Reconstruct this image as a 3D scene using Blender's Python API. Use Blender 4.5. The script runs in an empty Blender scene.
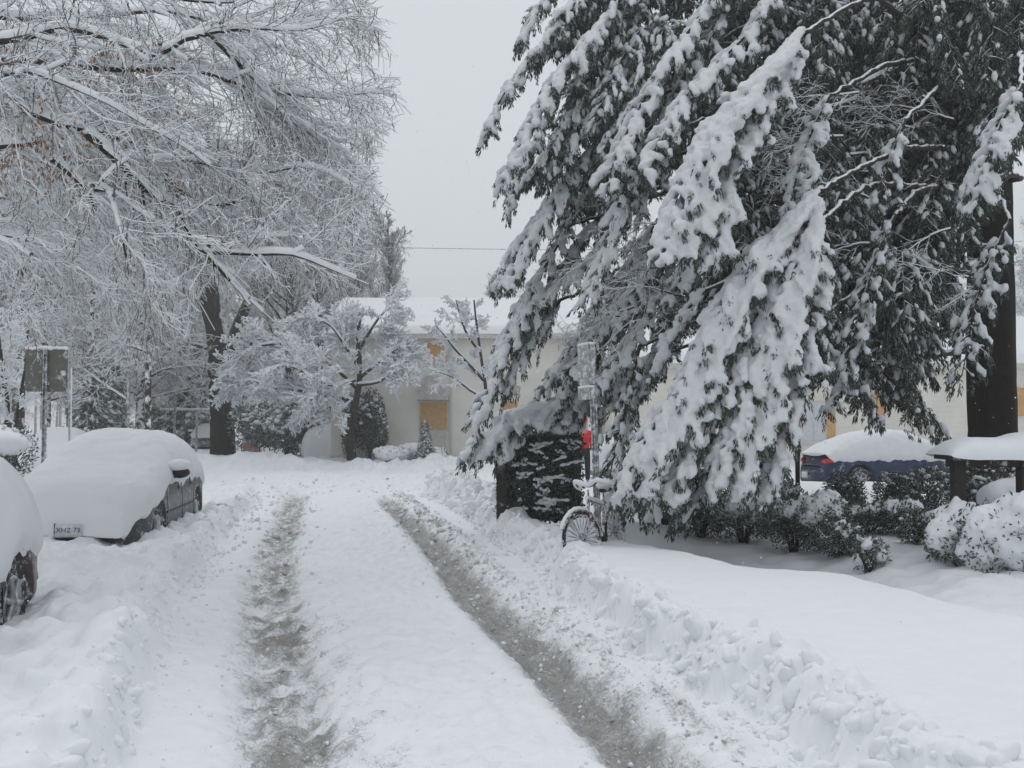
import bpy, bmesh, math, random
import numpy as np
from mathutils import Vector, Matrix
C = bpy.context.scene.collection
R = math.radians
rs = np.random.RandomState(7)
random.seed(7)
CAM_H = 1.70; PITCH = math.atan(41/1000.0)
def P(px, py, d):
    """world point seen at a photo position, d metres in front (used to measure the place out)"""
    u = (px-512)/1000.0; v = -(py-384)/1000.0
    y = math.cos(PITCH)-math.sin(PITCH)*v; z = math.sin(PITCH)+math.cos(PITCH)*v
    return np.array([u*d/y, d, CAM_H+z*d/y])
# ------------------------------------------------------------------ noise
_perm = np.random.RandomState(3).permutation(256); _perm = np.concatenate([_perm, _perm, _perm])
_grad = np.random.RandomState(4).normal(size=(256, 3)); _grad /= np.linalg.norm(_grad, axis=1)[:, None]
def pnoise(x, y, z=0.0):
    x = np.asarray(x, float); y = np.asarray(y, float); z = np.zeros_like(x)+z
    xi = np.floor(x).astype(int); yi = np.floor(y).astype(int); zi = np.floor(z).astype(int)
    xf = x-xi; yf = y-yi; zf = z-zi
    f = lambda t: t*t*t*(t*(t*6-15)+10)
    u, v, w = f(xf), f(yf), f(zf); out = 0
    for dx in (0, 1):
        for dy in (0, 1):
            for dz in (0, 1):
                h = _perm[_perm[_perm[(xi+dx) & 255]+((yi+dy) & 255)]+((zi+dz) & 255)]
                g = _grad[h]
                dot = g[..., 0]*(xf-dx)+g[..., 1]*(yf-dy)+g[..., 2]*(zf-dz)
                out = out+dot*(u if dx else 1-u)*(v if dy else 1-v)*(w if dz else 1-w)
    return out*1.5
def fbm(x, y, z=0.0, o=4):
    s = 0; a = 1.0; f = 1.0
    for i in range(o):
        s = s+a*pnoise(x*f, y*f, z*f+i*7.3); a *= .5; f *= 2.03
    return s
def sst(a, b, x):
    t = np.clip((x-a)/(b-a), 0, 1); return t*t*(3-2*t)
# ------------------------------------------------------------------ mesh helpers
class Geo:
    def __init__(s): s.V = []; s.F = []; s.M = []; s.n = 0
    def add(s, V, F, m=0):
        V = np.asarray(V, float).reshape(-1, 3)
        if len(V) == 0: return s
        F = np.asarray(F, int)
        s.V.append(V); s.F.append(F+s.n); s.M.append(np.full(len(F), m, int)); s.n += len(V); return s
    def build(s, name, mats, parent=None, smooth=True, rel=None, attr=None):
        me = bpy.data.meshes.new(name)
        if s.n:
            V = np.concatenate(s.V)
            if rel is not None: V = V-np.asarray(rel)
            nf = sum(len(f) for f in s.F)
            lt = np.concatenate([np.full(len(f), f.shape[1]) for f in s.F])
            lv = np.concatenate([f.ravel() for f in s.F]); ls = np.concatenate([[0], np.cumsum(lt)[:-1]])
            me.vertices.add(len(V)); me.vertices.foreach_set('co', V.ravel().astype(np.float32))
            me.loops.add(len(lv)); me.loops.foreach_set('vertex_index', lv.astype(np.int32))
            me.polygons.add(nf); me.polygons.foreach_set('loop_start', ls.astype(np.int32))
            me.polygons.foreach_set('loop_total', lt.astype(np.int32))
            me.polygons.foreach_set('material_index', np.concatenate(s.M).astype(np.int32))
            me.polygons.foreach_set('use_smooth', np.full(nf, bool(smooth)))
            if attr:
                for k, a in attr.items():
                    at = me.attributes.new(k, 'FLOAT', 'POINT'); at.data.foreach_set('value', np.asarray(a, np.float32))
            me.update(calc_edges=True); me.validate()
        for m in (mats if isinstance(mats, (list, tuple)) else [mats]): me.materials.append(m)
        o = bpy.data.objects.new(name, me); C.objects.link(o)
        if parent is not None: o.parent = parent
        return o
def norm(a): a = np.asarray(a, float); return a/np.maximum(np.linalg.norm(a, axis=-1, keepdims=True), 1e-9)
def tubes(g, P0, P1, R0, R1, n=3, m=0, ext=.0):
    P0 = np.asarray(P0, float); P1 = np.asarray(P1, float); R0 = np.asarray(R0, float); R1 = np.asarray(R1, float)
    if len(P0) == 0: return
    T = norm(P1-P0); P1 = P1+T*ext
    S = np.cross(T, [0, 0, 1.0]); bad = np.linalg.norm(S, axis=1) < .05; S[bad] = np.cross(T[bad], [0, 1.0, .1]); S = norm(S)
    U = np.cross(S, T)
    a = np.pi/2+np.arange(n)*2*np.pi/n
    ring = S[:, None, :]*np.cos(a)[None, :, None]+U[:, None, :]*np.sin(a)[None, :, None]
    V = np.concatenate([P0[:, None]+ring*R0[:, None, None], P1[:, None]+ring*R1[:, None, None]], 1)
    i = np.arange(n); j = (i+1) % n
    f = np.stack([i, j, j+n, i+n], 1)
    F = (np.arange(len(P0))*2*n)[:, None, None]+f[None]
    g.add(V.reshape(-1, 3), F.reshape(-1, 4), m)
def ptube(g, pts, rad, n=8, m=0, caps=True, up=(0, 0, 1), sq=None):
    pts = np.asarray(pts, float); k = len(pts); rad = np.zeros(k)+rad
    T = np.gradient(pts, axis=0); T = norm(T)
    u = np.array(up, float)
    S = np.cross(T, u); b = np.linalg.norm(S, axis=1) < .08
    if b.any(): S[b] = np.cross(T[b], np.array([.13, 1, .05]))
    S = norm(S); U = np.cross(S, T)
    a = np.arange(n)*2*np.pi/n+np.pi/n
    V = pts[:, None]+(S[:, None]*np.cos(a)[None, :, None]+U[:, None]*np.sin(a)[None, :, None]*(sq or 1))*rad[:, None, None]
    V = V.reshape(-1, 3); i = np.arange(n); j = (i+1) % n
    f = np.stack([i, j, j+n, i+n], 1); F = (np.arange(k-1)*n)[:, None, None]+f[None]
    base = g.n; g.add(V, F.reshape(-1, 4), m)
    if caps:
        for r0, pt, fl in ((0, pts[0], 1), ((k-1)*n, pts[-1], 0)):
            Vc = np.concatenate([V[r0:r0+n], pt[None]]); ff = np.stack([i, j, np.full(n, n)], 1)
            if fl: ff = ff[:, ::-1]
            g.add(Vc, ff, m)
def box(g, lo, hi, m=0, rot=None, org=None):
    lo = np.array(lo, float); hi = np.array(hi, float)
    V = np.array([[(lo, hi)[i][0], (lo, hi)[j][1], (lo, hi)[k][2]] for i in (0, 1) for j in (0, 1) for k in (0, 1)])
    if rot is not None:
        c, s = math.cos(rot), math.sin(rot); o = np.array(org if org is not None else (0, 0, 0), float)
        V = V-o; V = np.stack([V[:, 0]*c-V[:, 1]*s, V[:, 0]*s+V[:, 1]*c, V[:, 2]], 1)+o
    g.add(V, [[0, 1, 3, 2], [4, 6, 7, 5], [0, 4, 5, 1], [2, 3, 7, 6], [0, 2, 6, 4], [1, 5, 7, 3]], m)
def icot(lv):
    b = bmesh.new(); bmesh.ops.create_icosphere(b, subdivisions=lv, radius=1)
    V = np.array([v.co[:] for v in b.verts]); F = np.array([[v.index for v in f.verts] for f in b.faces]); b.free(); return V, F
ICO = {k: icot(k) for k in (1, 2, 3, 4)}
def blobs(g, Cn, A, ra, rb, lv=2, m=0, jit=.12, rc=None):
    """ellipsoids: centre, long axis, half length, half thickness (rc: across)"""
    Cn = np.asarray(Cn, float)
    if len(Cn) == 0: return
    n = len(Cn); A = norm(A); ra = np.zeros(n)+ra; rb = np.zeros(n)+rb; rc = rb if rc is None else np.zeros(n)+rc
    S = np.cross(A, [0, 0, 1.0]); bad = np.linalg.norm(S, axis=1) < .05; S[bad] = [1, 0, 0]; S = norm(S); U = np.cross(S, A)
    T, F = ICO[lv]
    V = T[None]*(1+jit*rs.normal(size=(n, len(T), 1)))
    W = Cn[:, None]+A[:, None]*V[..., :1]*ra[:, None, None]+S[:, None]*V[..., 1:2]*rc[:, None, None]+U[:, None]*V[..., 2:3]*rb[:, None, None]
    FF = (np.arange(n)*len(T))[:, None, None]+F[None]
    g.add(W.reshape(-1, 3), FF.reshape(-1, 3), m)
def grid(g, V, m=0, flip=False, wrap=False):
    """V: (a,b,3) array -> quads"""
    a, b = V.shape[:2]
    I, J = np.meshgrid(np.arange(a-1), np.arange(b-(0 if wrap else 1)), indexing='ij'); I = I.ravel(); J = J.ravel(); J2 = (J+1) % b
    F = np.stack([I*b+J, (I+1)*b+J, (I+1)*b+J2, I*b+J2], 1)
    if flip: F = F[:, ::-1]
    g.add(V.reshape(-1, 3), F, m)
def lathe(g, prof, c, ax, n=28, m=0):
    """prof: (radius, offset along ax)"""
    ax = norm(ax); s = norm(np.cross(ax, [0, 0, 1.0]) if abs(ax[2]) < .9 else np.cross(ax, [0, 1.0, 0])); u = np.cross(s, ax)
    a = np.arange(n)*2*np.pi/n; prof = np.array(prof, float)
    V = np.array(c)[None, None]+prof[:, None, 1:2]*ax+prof[:, None, 0:1]*(s[None, None]*np.cos(a)[None, :, None]+u[None, None]*np.sin(a)[None, :, None])
    grid(g, V, m, wrap=True)
def resample(pts, ds):
    pts = np.asarray(pts, float); 
    # catmull-rom
    q = np.vstack([2*pts[0]-pts[1], pts, 2*pts[-1]-pts[-2]]); out = []
    for i in range(1, len(q)-2):
        L = np.linalg.norm(q[i+1]-q[i]); k = max(2, int(L/ds)+1)
        t = np.linspace(0, 1, k, endpoint=False)[:, None]
        out.append(.5*((2*q[i])+(-q[i-1]+q[i+1])*t+(2*q[i-1]-5*q[i]+4*q[i+1]-q[i+2])*t*t+(-q[i-1]+3*q[i]-3*q[i+1]+q[i+2])*t**3))
    out.append(q[-2][None]); return np.vstack(out)
def thing(name, label, cat, loc=(0, 0, 0), group=None, kind=None, rz=0):
    o = bpy.data.objects.new(name, None); C.objects.link(o); o.location = Vector(tuple(map(float, loc))); o.rotation_euler = (0, 0, rz); o.empty_display_size = .2
    o['label'] = label; o['category'] = cat
    if group: o['group'] = group
    if kind: o['kind'] = kind
    return o
def tag(o, label=None, cat=None, group=None, kind=None):
    for k, v in (('label', label), ('category', cat), ('group', group), ('kind', kind)):
        if v: o[k] = v
    return o
def copy_thing(o, parent=None):
    c = o.copy(); C.objects.link(c)
    if parent is not None: c.parent = parent
    for ch in list(o.children): copy_thing(ch, c)
    return c
# ------------------------------------------------------------------ materials
def mat(name): 
    m = bpy.data.materials.new(name); m.use_nodes = True; nt = m.node_tree; b = nt.nodes['Principled BSDF']; return m, nt, b
def N(nt, t, **kw):
    n = nt.nodes.new(t)
    for k, v in kw.items():
        if k in n.inputs: n.inputs[k].default_value = v
        else: setattr(n, k, v)
    return n
def noise(nt, scale, detail=4, rough=.55, coord='Object'):
    tc = N(nt, 'ShaderNodeTexCoord'); n = N(nt, 'ShaderNodeTexNoise'); n.inputs['Scale'].default_value = scale
    n.inputs['Detail'].default_value = detail; n.inputs['Roughness'].default_value = rough; nt.links.new(tc.outputs[coord], n.inputs['Vector']); return n
def ramp(nt, src, stops):
    r = N(nt, 'ShaderNodeValToRGB'); e = r.color_ramp.elements
    while len(e) < len(stops): e.new(.5)
    for k, (p, c) in zip(e, stops): k.position = p; k.color = (*c, 1) if len(c) == 3 else c
    nt.links.new(src, r.inputs['Fac']); return r
def mrange(nt, src, a, b, c=0., d=1.):
    r = N(nt, 'ShaderNodeMapRange'); r.inputs[1].default_value = a; r.inputs[2].default_value = b; r.inputs[3].default_value = c; r.inputs[4].default_value = d
    nt.links.new(src, r.inputs[0]); return r
def mixc(nt, f, a, b, mode='MIX'):
    m = N(nt, 'ShaderNodeMix'); m.data_type = 'RGBA'; m.blend_type = mode
    for s, v in ((m.inputs[0], f), (m.inputs[6], a), (m.inputs[7], b)):
        if isinstance(v, bpy.types.NodeSocket): nt.links.new(v, s)
        else: s.default_value = v if not isinstance(v, tuple) or len(v) == 4 else (*v, 1)
    return m.outputs[2]
def math_(nt, op, a, b=0., clamp=False):
    m = N(nt, 'ShaderNodeMath'); m.operation = op; m.use_clamp = clamp
    for s, v in ((m.inputs[0], a), (m.inputs[1], b)):
        if isinstance(v, bpy.types.NodeSocket): nt.links.new(v, s)
        else: s.default_value = v
    return m.outputs[0]
def bump(nt, b, h, strength=.3, dist=.02):
    n = N(nt, 'ShaderNodeBump'); n.inputs['Strength'].default_value = strength; n.inputs['Distance'].default_value = dist
    nt.links.new(h, n.inputs['Height']); nt.links.new(n.outputs[0], b.inputs['Normal']); return n
SNOW = (.80, .82, .845)
def snow_mat(name='snow', sc=22, bs=.25, bd=.012):
    m, nt, b = mat(name); n = noise(nt, sc, 5, .6); n2 = noise(nt, sc*.12, 3)
    r = ramp(nt, n2.outputs[0], [(.3, tuple(c*.96 for c in SNOW)), (.7, SNOW)])
    nt.links.new(r.outputs[0], b.inputs['Base Color']); b.inputs['Roughness'].default_value = .75; b.inputs['Specular IOR Level'].default_value = .15
    bump(nt, b, n.outputs[0], bs, bd); return m
def bark_snow(name, bark, lo=.02, hi=.35, nz=.5, sc=30, bark2=None):
    """bark with snow lying on every face turned upwards"""
    m, nt, b = mat(name); g = N(nt, 'ShaderNodeNewGeometry'); s = N(nt, 'ShaderNodeSeparateXYZ'); nt.links.new(g.outputs['Normal'], s.inputs[0])
    n = noise(nt, sc, 3, .6); k = math_(nt, 'SUBTRACT', n.outputs[0], .5); k = math_(nt, 'MULTIPLY', k, nz*2); z = math_(nt, 'ADD', s.outputs[2], k)
    f = mrange(nt, z, lo, hi); n2 = noise(nt, sc*.6, 5, .7)
    bk = ramp(nt, n2.outputs[0], [(.3, tuple(.55*c for c in bark)), (.7, bark2 or tuple(1.4*c for c in bark))])
    c = mixc(nt, f.outputs[0], bk.outputs[0], SNOW); nt.links.new(c, b.inputs['Base Color']); b.inputs['Roughness'].default_value = .85; b.inputs['Specular IOR Level'].default_value = .1
    bump(nt, b, n2.outputs[0], .6, .02)
    return m
def leaf_mat(name, a, bcol, dust=.25, sc=9):
    m, nt, b = mat(name); n = noise(nt, sc, 3, .6); n2 = noise(nt, sc*9, 2, .6)
    c = ramp(nt, n.outputs[0], [(.3, a), (.7, bcol)])
    g = N(nt, 'ShaderNodeNewGeometry'); s = N(nt, 'ShaderNodeSeparateXYZ'); nt.links.new(g.outputs['Normal'], s.inputs[0])
    z = math_(nt, 'ABSOLUTE', s.outputs[2]); f = mrange(nt, n2.outputs[0], .66-dust*.35, .74-dust*.3); f = math_(nt, 'MULTIPLY', f.outputs[0], mrange(nt, z, .1, .6).outputs[0])
    nt.links.new(mixc(nt, f, c.outputs[0], SNOW), b.inputs['Base Color']); b.inputs['Roughness'].default_value = .6; b.inputs['Specular IOR Level'].default_value = .2
    return m
def plain(name, col, rough=.6, metal=0., frost=0., sc=14, spec=.4, var=.15, frost_sc=None):
    m, nt, b = mat(name); n = noise(nt, sc, 5, .65)
    c = ramp(nt, n.outputs[0], [(.3, tuple(x*(1-var) for x in col)), (.7, tuple(min(1, x*(1+var)) for x in col))]).outputs[0]
    if frost:
        n2 = noise(nt, frost_sc or sc*.5, 6, .75); f = mrange(nt, n2.outputs[0], .62-frost*.3, .72-frost*.2); c = mixc(nt, f.outputs[0], c, SNOW)
        nt.links.new(mrange(nt, f.outputs[0], 0, 1, rough, .8).outputs[0], b.inputs['Roughness'])
    else: b.inputs['Roughness'].default_value = rough
    nt.links.new(c, b.inputs['Base Color']); b.inputs['Metallic'].default_value = metal; b.inputs['Specular IOR Level'].default_value = spec
    bump(nt, b, n.outputs[0], .1, .01); return m
M = {}
M['snow'] = snow_mat()
M['snow_soft'] = snow_mat('snow_soft', 60, .15, .006)
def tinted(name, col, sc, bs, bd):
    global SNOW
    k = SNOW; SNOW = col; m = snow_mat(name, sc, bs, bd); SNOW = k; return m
M['snow_needles_shade'] = tinted('shade_tinted_needle_snow', (.68, .70, .72), 45, .35, .01)  # same snow in a darker colour: shade of the steep bough faces painted in
M['snow_car_shade'] = tinted('shade_tinted_car_snow', (.74, .76, .78), 30, .12, .006)  # snow colour darkened to carry the shade on the cars
M['twig'] = bark_snow('frosted_twig', (.17, .155, .145), -.15, .26, .35, 25)
M['twig_white'] = bark_snow('laden_twig', (.10, .085, .07), -1.25, -.95, .6, 6)
M['bark'] = bark_snow('wet_bark', (.05, .044, .038), .25, .6, .5, 14)
M['bark_dark'] = bark_snow('dark_bark', (.022, .018, .016), .5, .8, .6, 22)
M['bark_plastered'] = bark_snow('bark_with_driven_snow', (.06, .052, .045), -.05, .2, .9, 5)
M['needle'] = leaf_mat('evergreen_needles', (.028, .040, .031), (.058, .078, .057), .34)
M['leaf'] = leaf_mat('shrub_leaves', (.022, .032, .022), (.055, .07, .045), .45)
M['leaf_far'] = leaf_mat('rhododendron_leaves', (.04, .055, .042), (.08, .10, .075), .55, 3)
M['brown_leaf'] = leaf_mat('dead_leaves', (.20, .11, .06), (.32, .19, .11), .1)
M['metal'] = plain('galvanised_steel', (.20, .205, .21), .5, .5, .55, 30)
M['metal_dark'] = plain('dark_iron', (.03, .03, .03), .6, .2, .1)
M['sign_back'] = plain('sign_back', (.13, .128, .11), .6, .15, .20, 10, frost_sc=5)
M['sign_face'] = plain('snowed_sign_face', (.30, .30, .30), .6, 0, .5, 10, frost_sc=14)
M['rubber'] = plain('rubber', (.02, .02, .02), .8, 0, .35, 30)
M['rim'] = plain('wheel_rim', (.35, .35, .36), .4, .6, .5, 20)
M['glass'] = plain('dark_car_glass', (.02, .022, .025), .15, 0, .25, 12)
M['trim'] = plain('black_trim', (.02, .02, .022), .5, 0, .2, 20)
M['grey_paint'] = plain('dark_grey_car_paint', (.055, .06, .066), .35, .2, .22, 9, frost_sc=9)
M['plum_paint'] = plain('plum_brown_car_paint', (.10, .075, .078), .35, .2, .30, 8, frost_sc=8)
M['blue_paint'] = plain('navy_blue_car_paint', (.022, .038, .085), .35, .2, .12, 6)
M['far_paint'] = plain('grey_car_paint', (.18, .18, .19), .4, .2, .4, 6)
M['red_lens'] = plain('red_lens', (.55, .03, .03), .25, 0, .1, 20)
M['clear_lens'] = plain('clear_lens', (.5, .5, .52), .2, 0, .2, 20)
M['plate'] = plain('number_plate', (.62, .63, .64), .4, 0, .12, 30)
M['ink'] = plain('plate_lettering', (.05, .06, .14), .5)
M['bike_red'] = plain('maroon_bicycle_paint', (.10, .035, .038), .4, 0, .6, 50)
M['osb'] = None
M['white_door'] = plain('white_door', (.62, .64, .66), .5)
M['cream_trim'] = plain('cream_trim', (.60, .585, .55), .6)
M['grey_hood'] = plain('grey_canopy', (.42, .41, .40), .7, 0, .3, 6)
M['wood_dark'] = plain('dark_timber', (.035, .03, .027), .8, 0, .12, 12)
M['box_tan'] = plain('tan_panel', (.55, .38, .25), .7, 0, .2, 5)
M['red_cloth'] = plain('red_jacket', (.62, .035, .05), .8)
M['dark_cloth'] = plain('dark_trousers', (.02, .02, .024), .9)
M['skin'] = plain('skin', (.45, .29, .22), .6)
def osb():
    m, nt, b = mat('osb_board'); n = noise(nt, 5, 6, .75); v = N(nt, 'ShaderNodeTexVoronoi'); v.inputs['Scale'].default_value = 14
    tc = N(nt, 'ShaderNodeTexCoord'); nt.links.new(tc.outputs['Object'], v.inputs['Vector'])
    c = ramp(nt, n.outputs[0], [(.3, (.44, .25, .10)), (.55, (.56, .34, .15)), (.8, (.66, .45, .23))])
    c = mixc(nt, .45, c.outputs[0], mrange(nt, v.outputs['Distance'], 0, .06, .35, .65).outputs[0], 'SOFT_LIGHT'); n3 = noise(nt, 3, 5, .7); f = mrange(nt, n3.outputs[0], .6, .75, 0, .6)
    nt.links.new(mixc(nt, f.outputs[0], c, SNOW), b.inputs['Base Color']); b.inputs['Roughness'].default_value = .7; return m
M['osb'] = osb()
def wallm(name, col, lines=None):
    m, nt, b = mat(name); n = noise(nt, 1.2, 6, .6); n2 = noise(nt, 25, 4)
    c = ramp(nt, n.outputs[0], [(.3, tuple(x*.9 for x in col)), (.7, tuple(x*1.05 for x in col))])
    nt.links.new(c.outputs[0], b.inputs['Base Color']); b.inputs['Roughness'].default_value = .85
    if lines:
        tc = N(nt, 'ShaderNodeTexCoord'); s = N(nt, 'ShaderNodeSeparateXYZ'); nt.links.new(tc.outputs['Object'], s.inputs[0])
        f = math_(nt, 'FRACT', math_(nt, 'MULTIPLY', s.outputs[2], 1/lines)); bump(nt, b, f, .8, .03)
    else: bump(nt, b, n2.outputs[0], .2, .01)
    return m
M['stucco'] = wallm('cream_stucco', (.80, .775, .72))
M['siding'] = wallm('cream_siding', (.80, .77, .70), .2)
EXPO = 0.14; HAZE = 0.0030
# ------------------------------------------------------------------ camera, world, light
sc = bpy.context.scene
cam = bpy.data.objects.new('camera', bpy.data.cameras.new('camera')); C.objects.link(cam); sc.camera = cam
cam.location = (0, 0, CAM_H); cam.rotation_euler = (math.pi/2+PITCH, 0, 0); cam.data.lens = 36*1000/1024; cam.data.clip_end = 3000
w = bpy.data.worlds.new('World'); sc.world = w; w.use_nodes = True; nt = w.node_tree; bg = nt.nodes['Background']
sky = N(nt, 'ShaderNodeTexSky'); sky.sky_type = 'NISHITA'; sky.sun_disc = False; SEL, SAZ = R(58), R(-25)
sky.sun_elevation = SEL; sky.sun_rotation = SAZ
tc = N(nt, 'ShaderNodeTexCoord'); sx = N(nt, 'ShaderNodeSeparateXYZ'); nt.links.new(tc.outputs['Generated'], sx.inputs[0])
nz = N(nt, 'ShaderNodeTexNoise'); nz.inputs['Scale'].default_value = 1.5; nz.inputs['Detail'].default_value = 3; nt.links.new(tc.outputs['Generated'], nz.inputs['Vector'])
cloud = ramp(nt, mrange(nt, sx.outputs[2], 0, 1).outputs[0], [(0, (6.55, 6.8, 7.05)), (.38, (6.55, 6.8, 7.05)), (1, (8.8, 9.15, 9.5))])
cl = mixc(nt, .12, cloud.outputs[0], nz.outputs[0], 'OVERLAY')
nt.links.new(mixc(nt, .94, sky.outputs[0], cloud.outputs[0]), bg.inputs['Color']); bg.inputs['Strength'].default_value = .1
su = bpy.data.lights.new('sun', 'SUN'); su.energy = .5; su.angle = R(25); su.color = (1, .98, .95)
so = bpy.data.objects.new('sun', su); C.objects.link(so); so.rotation_euler = (math.pi/2-SEL, 0, math.pi-SAZ)
sc.view_settings.view_transform = 'Standard'; sc.view_settings.look = 'None'; sc.view_settings.exposure = EXPO; sc.view_settings.gamma = 1
sc.render.resolution_x = 1024; sc.render.resolution_y = 768
sc.cycles.max_bounces = 5; sc.cycles.diffuse_bounces = 4; sc.cycles.glossy_bounces = 2; sc.cycles.transparent_max_bounces = 4
# ------------------------------------------------------------------ ground
def rutL(y): return np.interp(y, [-6, 0, 5, 9.7, 13.6, 18, 22.7, 26, 32], [1.4, .1, -1.08, -2.33, -3.17, -4.0, -4.88, -5.9, -8.5])
def rutR(y): return np.interp(y, [-6, 0, 5, 6.2, 9.7, 13.6, 17, 20, 22, 24, 30], [3.0, 1.75, .66, .43, -.36, -1.02, -1.7, -2.35, -2.75, -3.1, -4.2])
def bankR(y): return np.interp(y, [-6, 0, 5.4, 6.1, 7.5, 9.4, 11.8, 13.8, 18.9, 22, 24.5], [3.6, 2.35, 1.35, 1.18, .85, .42, .30, -.20, -.95, -1.7, -2.2])
def ridge(x): return np.interp(x, [0, .5, 1, 1.6, 2, 3, 3.3, 3.7, 5, 8, 12], [14, 13.3, 12.9, 11.2, 9.9, 9.0, 8.0, 6.9, 6.4, 6.2, 6])
def ground(x, y, fine=True):
    x = np.asarray(x, float); y = np.asarray(y, float)
    n1 = fbm(x*.9, y*.9, 1.3, 3); n2 = fbm(x*3.1, y*3.1, 5.1, 3); n3 = fbm(x*9, y*9, 9.7, 3) if fine else 0; n4 = fbm(x*.28, y*.28, 2.2, 2)
    near = 1-sst(23, 27, y)
    mL = np.exp(-((x-rutL(y)+.03*n2)/.34)**4)*(1-sst(23.5, 27, y)); mR = np.exp(-((x-rutR(y)+.03*n2)/.235)**4)*(1-sst(20.5, 23, y))
    rut = np.clip(mL+mR, 0, 1)
    z = .05+.02*n1+.02*n2+.013*n3+.05*np.exp(-((x-(rutL(y)+rutR(y))/2)/.7)**2)*near
    n6 = fbm(x*15, y*9, 3.1, 2) if fine else 0
    z = z-rut*(.10-.035*n2-.025*n3-.014*n6)-mR*.02+(rut*(1-rut)*4)*(.03*np.abs(n3)+.012*n6+.012)
    z = z+.010*n6*near+.026*n3*sst(.2, .5, x-rutL(y))*sst(.2, .5, rutR(y)-x)*near
    # berm of tossed clods beside the right rut
    br = np.exp(-((x-rutR(y)-.42)/.12)**2)*near; z = z+br*(.03+.07*np.clip(n3, 0, 1)+.03*n2)
    # left bank, parked side of the street
    lb = rutL(y)-.78+.10*n1; s = sst(0, .28, lb-x)*near
    z = z+s*(.17+.09*n1+.085*n2+.022*n3)+s*.05*np.exp(-((lb-x-.35)/.25)**2)
    z = z+.22*sst(4.2, 6, rutL(y)-x-.0*y)*sst(8, 10, y)*near
    # left foreground mounds
    z = z+.16*np.exp(-((x+2.6)/.55)**2-((y-6.3)/1.4)**2)+.10*np.exp(-((x+3.3)/.5)**2-((y-7.6)/.8)**2)+.06*np.exp(-((x+2.9)/.4)**2-((y-9.3)/1.2)**2)
    # right bank and lawn
    e = bankR(y)+.10*n1+.06*fbm(x*2.3+9, y*2.3, 3.3, 2)+.12*np.abs(n2)+.05*n3
    q = x-e; endr = 1-sst(23.6, 25.0, y+.3*n1); rb = sst(0, 1, q/(.16+.16*np.clip(n1+.5*n2+.3, 0, 1)))*endr; inn = sst(.3, 1.0, q)
    lip = np.exp(-((q-.26)/.2)**2)*endr
    hb = .31+.05*n4+.05*sst(15, 21, y)
    z = z*(1-rb)+rb*(hb+.035*n4+.02*n1*sst(.2, 1.5, q)+(.045*n2+.03*n3)*np.exp(-q.clip(0)/.45))+lip*(.05+.05*n2+.03*n1+.02*n3)
    cl = np.exp(-((q-.45)/.4)**2)*sst(17, 19.5, y)*endr; z = z+cl*(.14+.22*np.abs(n2)+.14*np.abs(n3))
    # hollow beyond the lawn's ridge, then the shrub bed
    rr = ridge(x)+.25*n1; t = sst(0, 1.1, y-rr)*inn*endr; z = z-t*.27*(1-.75*sst(3.4, 4.6, x)*sst(1.4, 2.6, y-rr))
    z = z+.10*sst(2.6, 5, y-rr)*inn*endr
    t2 = sst(.1, .5, y-rr)*sst(2.3, 3.0, x)*endr*(1-sst(12, 14, y)); z = z+t2*.045*n2+t2*.05*n1
    z = z+.22*np.exp(-((x-1.05)/.95)**2-((y-14.6)/.8)**2)
    # cross street, far bank
    cs = sst(24, 26, y)*(1-sst(35, 38, y)); z = z+cs*(.05*n2+.045*n3+.03*n1)
    fb = sst(34.5, 37.5, y+.8*n1); z = z+fb*(.20+.11*n1+.10*n2)+np.exp(-((y-36.8)/1.3)**2)*(.12+.14*np.clip(n1, 0, 1))*(x < 2)
    z = z+.35*np.exp(-((x+9.8)/1.6)**2-((y-37.4)/1.0)**2)
    side = sst(11, 14, -x-.15*y*0)*(1-sst(24, 26, y)); z = z+side*.2
    return z
def gz(x, y): return float(ground(np.array([x]), np.array([y]), False)[0])
def steps(a, b, s0, k):
    o = [a]
    while o[-1] < b: o.append(o[-1]+max(s0, abs(o[-1])*k))
    return np.array(o)
ys = np.concatenate([np.arange(-6, 2.8, .2), steps(2.8, 60, .022, .0052), steps(61, 1200, 3, .08)])
xp = np.concatenate([np.arange(0, 7.5, .034), steps(7.5, 14, .06, .01), steps(14.2, 60, .2, .03), steps(62, 900, 4, .12)])
xn = np.concatenate([np.arange(-.034, -6.5, -.036), -steps(6.55, 16, .07, .01), -steps(16.2, 60, .2, .03), -steps(62, 900, 4, .12)])[::-1]
xs = np.concatenate([xn, xp]); X, Y = np.meshgrid(xs, ys, indexing='ij'); Z = ground(X, Y)
n2 = fbm(X*3.1, Y*3.1, 5.1, 3); n3 = fbm(X*8, Y*4, 19.7, 4); n5 = fbm(X*2.2, Y*.8, 14., 3)
dL = np.exp(-((X-rutL(Y)+.04*n2)/.28)**4)*(1-sst(23, 25.5, Y)); dR = np.exp(-((X-rutR(Y)+.04*n2)/.235)**4)*(1-sst(20.5, 23.5, Y))
dirt = dL*(.52+.38*n3+.18*n5+.12*n2)+dR*(.74+.18*n3+.1*n5)
dirt += .55*np.exp(-((X-rutR(Y)-.42)/.17)**2)*np.clip(.35+1.1*n3, 0, 1)*(1-sst(10, 20, Y))
dirt += .35*np.exp(-((X-rutL(Y)-.42)/.3)**2)*np.clip(.2+1.2*n3, 0, 1)*(1-sst(8, 14, Y))
dirt += .25*sst(24, 27, Y)*(1-sst(33, 36, Y))*np.clip(n5+n3*.6+.05, 0, 1)
wet = dR*np.clip(.95+.4*n3, 0, 1)+dL*np.clip(.35+.6*n3, 0, 1)
g = Geo(); V = np.stack([X, Y, Z], -1); grid(g, V)
m, nt, b = mat('ground_snow')
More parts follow.
